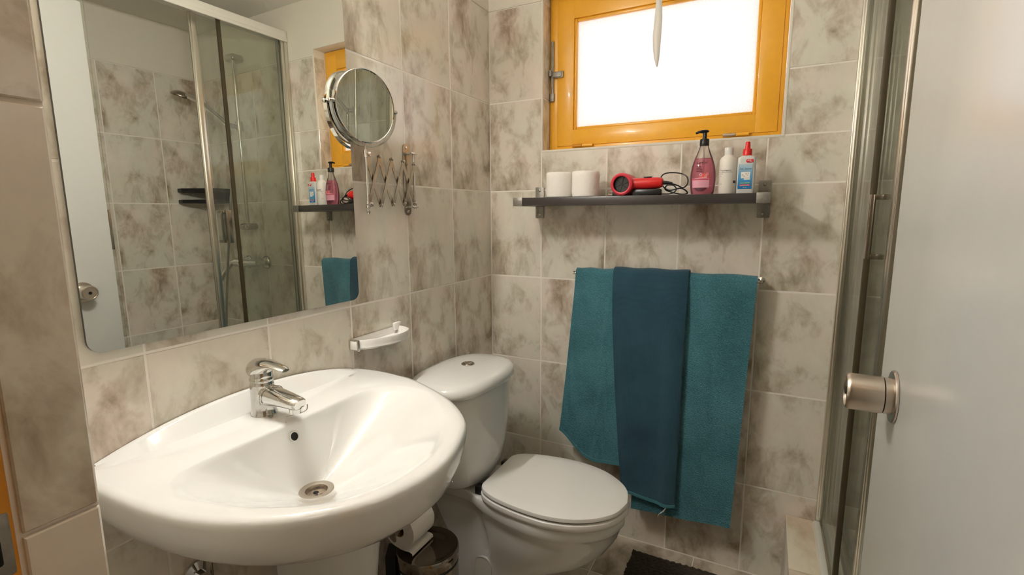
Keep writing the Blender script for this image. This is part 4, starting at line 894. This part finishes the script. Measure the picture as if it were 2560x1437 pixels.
MB().loft(lathe_patch(wx_, wy_, prof2, 1.0, 0.72, 1.12, 0.0003, 0.031, 0.0385), False, False, closed=False).build('pictogram', M['lblplum'], wbt)

# spray bottle
px0, py0 = 0.9270, -0.125
sy2 = thing('spray_bottle', 'blue labelled spray bottle with a red cap on the shelf', 'spray bottle', (px0, py0, zs))
def rr_(hx_, hy_, z, e=4.5, n=40): return [(px0+hx_*math.copysign(abs(math.cos(2*PI*k/n))**(2/e), math.cos(2*PI*k/n)), py0+hy_*math.copysign(abs(math.sin(2*PI*k/n))**(2/e), math.sin(2*PI*k/n)), z) for k in range(n)]
MB().loft([rr_(0.0225, 0.0125, zs), rr_(0.0238, 0.0138, zs+0.003), rr_(0.0240, 0.0140, zs+0.05), rr_(0.0240, 0.0140, zs+0.098), rr_(0.0232, 0.0136, zs+0.103), rr_(0.0150, 0.0110, zs+0.1075, 3), rr_(0.0105, 0.0100, zs+0.109, 2), rr_(0.0102, 0.0102, zs+0.112, 2)]).build('bottle', M['pearl'], sy2)
MB().lathe([(0.0122, 0.1085), (0.0122, 0.1255), (0.0112, 0.127), (0.0075, 0.1275), (0.0070, 0.135), (0.0062, 0.146), (0.0055, 0.1475), (0.001, 0.148)], (px0, py0, zs), n=32).build('cap', M['redcap'], sy2)
yl = py0-0.0142
MB().box(px0-0.0205, px0+0.0165, yl-0.0004, yl, zs+0.0135, zs+0.084).build('label_panel', M['bluelabel'], sy2, smooth=False)
lg = MB(); s0 = []
for k in range(28): a = 2*PI*k/28; s0.append((px0+0.0085+0.0096*math.copysign(abs(math.cos(a))**0.5, math.cos(a)), zs+0.0925+0.0052*math.copysign(abs(math.sin(a))**0.6, math.sin(a))))
lg.loft([[(x, yl-0.0005, z) for x, z in s0], [(x, yl, z) for x, z in s0]]); lg.build('logo', M['lblred'], sy2)
text_mesh('logo_text', 'delly', 0.0062, M['lblw'], sy2, facing(px0+0.0073, yl-0.0008, zs+0.0925))
text_mesh('logo_text', 'line', 0.0050, M['lblw'], sy2, facing(px0+0.0115, yl-0.0008, zs+0.0886))
text_mesh('label_text', 'Gel  Xarma', 0.0066, M['inkblue'], sy2, facing(px0-0.0015, yl-0.0007, zs+0.0685))
MB().box(px0-0.0128, px0+0.0108, yl-0.0008, yl-0.0004, zs+0.044, zs+0.0615).box(px0-0.0045, px0+0.0115, yl-0.0008, yl-0.0004, zs+0.0395, zs+0.045).build('label_picture', M['lblw'], sy2, smooth=False)
dd = MB()
for (ax_, az_, r_) in ((-0.0088, 0.0535, 0.0019), (-0.0045, 0.0495, 0.0020), (0.0005, 0.0565, 0.0022), (0.006, 0.0575, 0.0018), (0.004, 0.052, 0.0016)):
    dd.lathe([(r_, 0), (r_, 0.0003), (r_*0.6, 0.0003), (r_*0.6, 0)], (px0+ax_, yl-0.0008, zs+az_), (0, -1, 0), 14, cap=False)
dd.build('label_drawing', simple('ochre_ink', (176, 140, 84), 0.5), sy2)
MB().box(px0-0.0155, px0+0.0125, yl-0.0008, yl-0.0003, zs+0.0285, zs+0.0322).build('label_stripe', M['lblgreen'], sy2, smooth=False)
MB().box(px0-0.0155, px0+0.0125, yl-0.0008, yl-0.0003, zs+0.0220, zs+0.0262).build('label_stripe', M['lblred'], sy2, smooth=False)
MB().box(px0-0.0145, px0+0.0115, yl-0.0010, yl-0.0008, zs+0.0300, zs+0.0308).box(px0-0.0140, px0+0.0105, yl-0.0010, yl-0.0008, zs+0.0236, zs+0.0248).build('stripe_lines', M['lblw'], sy2, smooth=False)
text_mesh('label_text', '75 ml', 0.0042, M['lblw'], sy2, facing(px0-0.0015, yl-0.0007, zs+0.0162))

# ------------------------------------------------------------------ towel rail and towels
RY, RZ = -0.052, 1.022
tr_ = thing('towel_rail', 'chrome towel rail carrying three towels on the back wall', 'towel rail', (0.68, RY, RZ))
MB().tube([(0.372, RY, RZ), (0.990, RY, RZ)], 0.006, 16).build('rail', M['chrome'], tr_)
for x in (0.377, 0.985):
    MB().lathe([(0.010, 0.0005), (0.010, 0.004), (0.005, 0.006), (0.005, 0.056), (0.003, 0.058)], (x, 0, RZ), (0, -1, 0), 20).build('rail_bracket', M['chrome'], tr_)
def towel(name, label, mat, xl, xr, zb, zback, yoff, wav, seed, thick=0.005, hemh=0.0, hem=None, lift=0.0):
    """cloth draped over the rail. xl, xr: edge x as functions of z; zb: bottom z as function of u"""
    rnd = random.Random(seed); nu = 44
    ph = [rnd.uniform(0, 6.28) for _ in range(4)]
    rad = 0.011+yoff
    def fold(u, s): return wav*(math.sin(u*9+ph[0]+s*0.8)*0.5+math.sin(u*17+ph[1])*0.25+math.sin(u*4+ph[2]-s)*0.4)*min(1, s*3)
    def sheet(d):
        rows = []
        for i in range(nu+1):
            u = i/nu; col = []
            zbb = zb(u)
            nf, nt_, nb = 34, 10, 10
            for j in range(nf+1):                       # front flap from the hem up
                s = 1-j/nf; z = RZ-(RZ-zbb)*s
                x = xl(s)+(xr(s)-xl(s))*u
                y = RY-rad-d-max(0, fold(u, s))-0.012*s*s-lift*min(1, s*6)
                col.append((x, y, z))
            for j in range(1, nt_):
                a = PI*j/nt_; col.append((xl(0)+(xr(0)-xl(0))*u, RY-math.cos(a)*(rad+d), RZ+math.sin(a)*(rad+d)+0.0015*math.sin(u*14+ph[3])))
            for j in range(nb+1):
                s = j/nb; z = RZ-(RZ-zback)*s
                col.append((xl(0)+0.034*s**0.5+(xr(0)-xl(0)-0.068*s**0.5)*u, min(RY+rad+d, -0.004-0.0), z))
            rows.append(col)
        return rows
    A = sheet(thick); B = sheet(0.0)
    mb = MB(); n = len(A[0])
    rings = [[*A[i], *B[i][::-1]] for i in range(nu+1)]
    mb.loft(rings)
    o = thing(name, label, 'towel', ((xl(0)+xr(0))/2, RY, zb(0.5)), 'towels hanging on the rail')
    mb.build('cloth', mat, o, angle=75)
    if hem:
        hb = MB(); pr = []
        for i in range(nu+1):
            p = A[i][0]; q = A[i][1]
            pr.append([(p[0], p[1]-0.0012, p[2]-0.001), (p[0], p[1]-0.0016, p[2]+hemh), (p[0], p[1]+0.001, p[2]+hemh), (p[0], p[1]+thick+0.001, p[2]-0.001)])
        hb.loft(pr); hb.build('hem', hem, o)
    return o
towel('bath_towel', 'teal textured towel, the shortest one, hanging on the left of the rail', M['teal'], lambda s: 0.388-0.050*s**1.2, lambda s: 0.575, lambda u: 0.425-0.098*math.sin(min(1, u*1.75)*PI/2)**1.2+0.012*max(0, u-0.55), 0.62, 0.004, 0.010, 3, hemh=0.011, hem=M['hem'])
towel('bath_towel', 'teal textured towel, the longest one, hanging on the right of the rail', M['teal'], lambda s: 0.615, lambda s: 0.975-0.032*s, lambda u: 0.178+0.022*u, 0.60, 0.004, 0.006, 11)
mt_ = towel('bath_towel', 'dark blue green towel hanging in the middle over the teal ones', M['teal_dark'], lambda s: 0.527+0.055*s**1.5, lambda s: 0.775-0.006*s, lambda u: 0.252-0.018*math.sin(u*PI*0.62)+0.006*max(0, u-0.8), 0.72, 0.012, 0.010, 23, hemh=0.010, hem=M['hem'], lift=0.012)
MB().tube(cr([(0.741, -0.105, 0.240), (0.737, -0.106, 0.222), (0.727, -0.10, 0.205), (0.716, -0.098, 0.192), (0.713, -0.098, 0.180)], 5), [0.0055]*9+[0.004]*4+[0.002]*8, 8, sy=0.35).build('loose_tag', M['lblw'], mt_)

for o in bpy.data.objects:
    if '_b' in o: del o['_b']
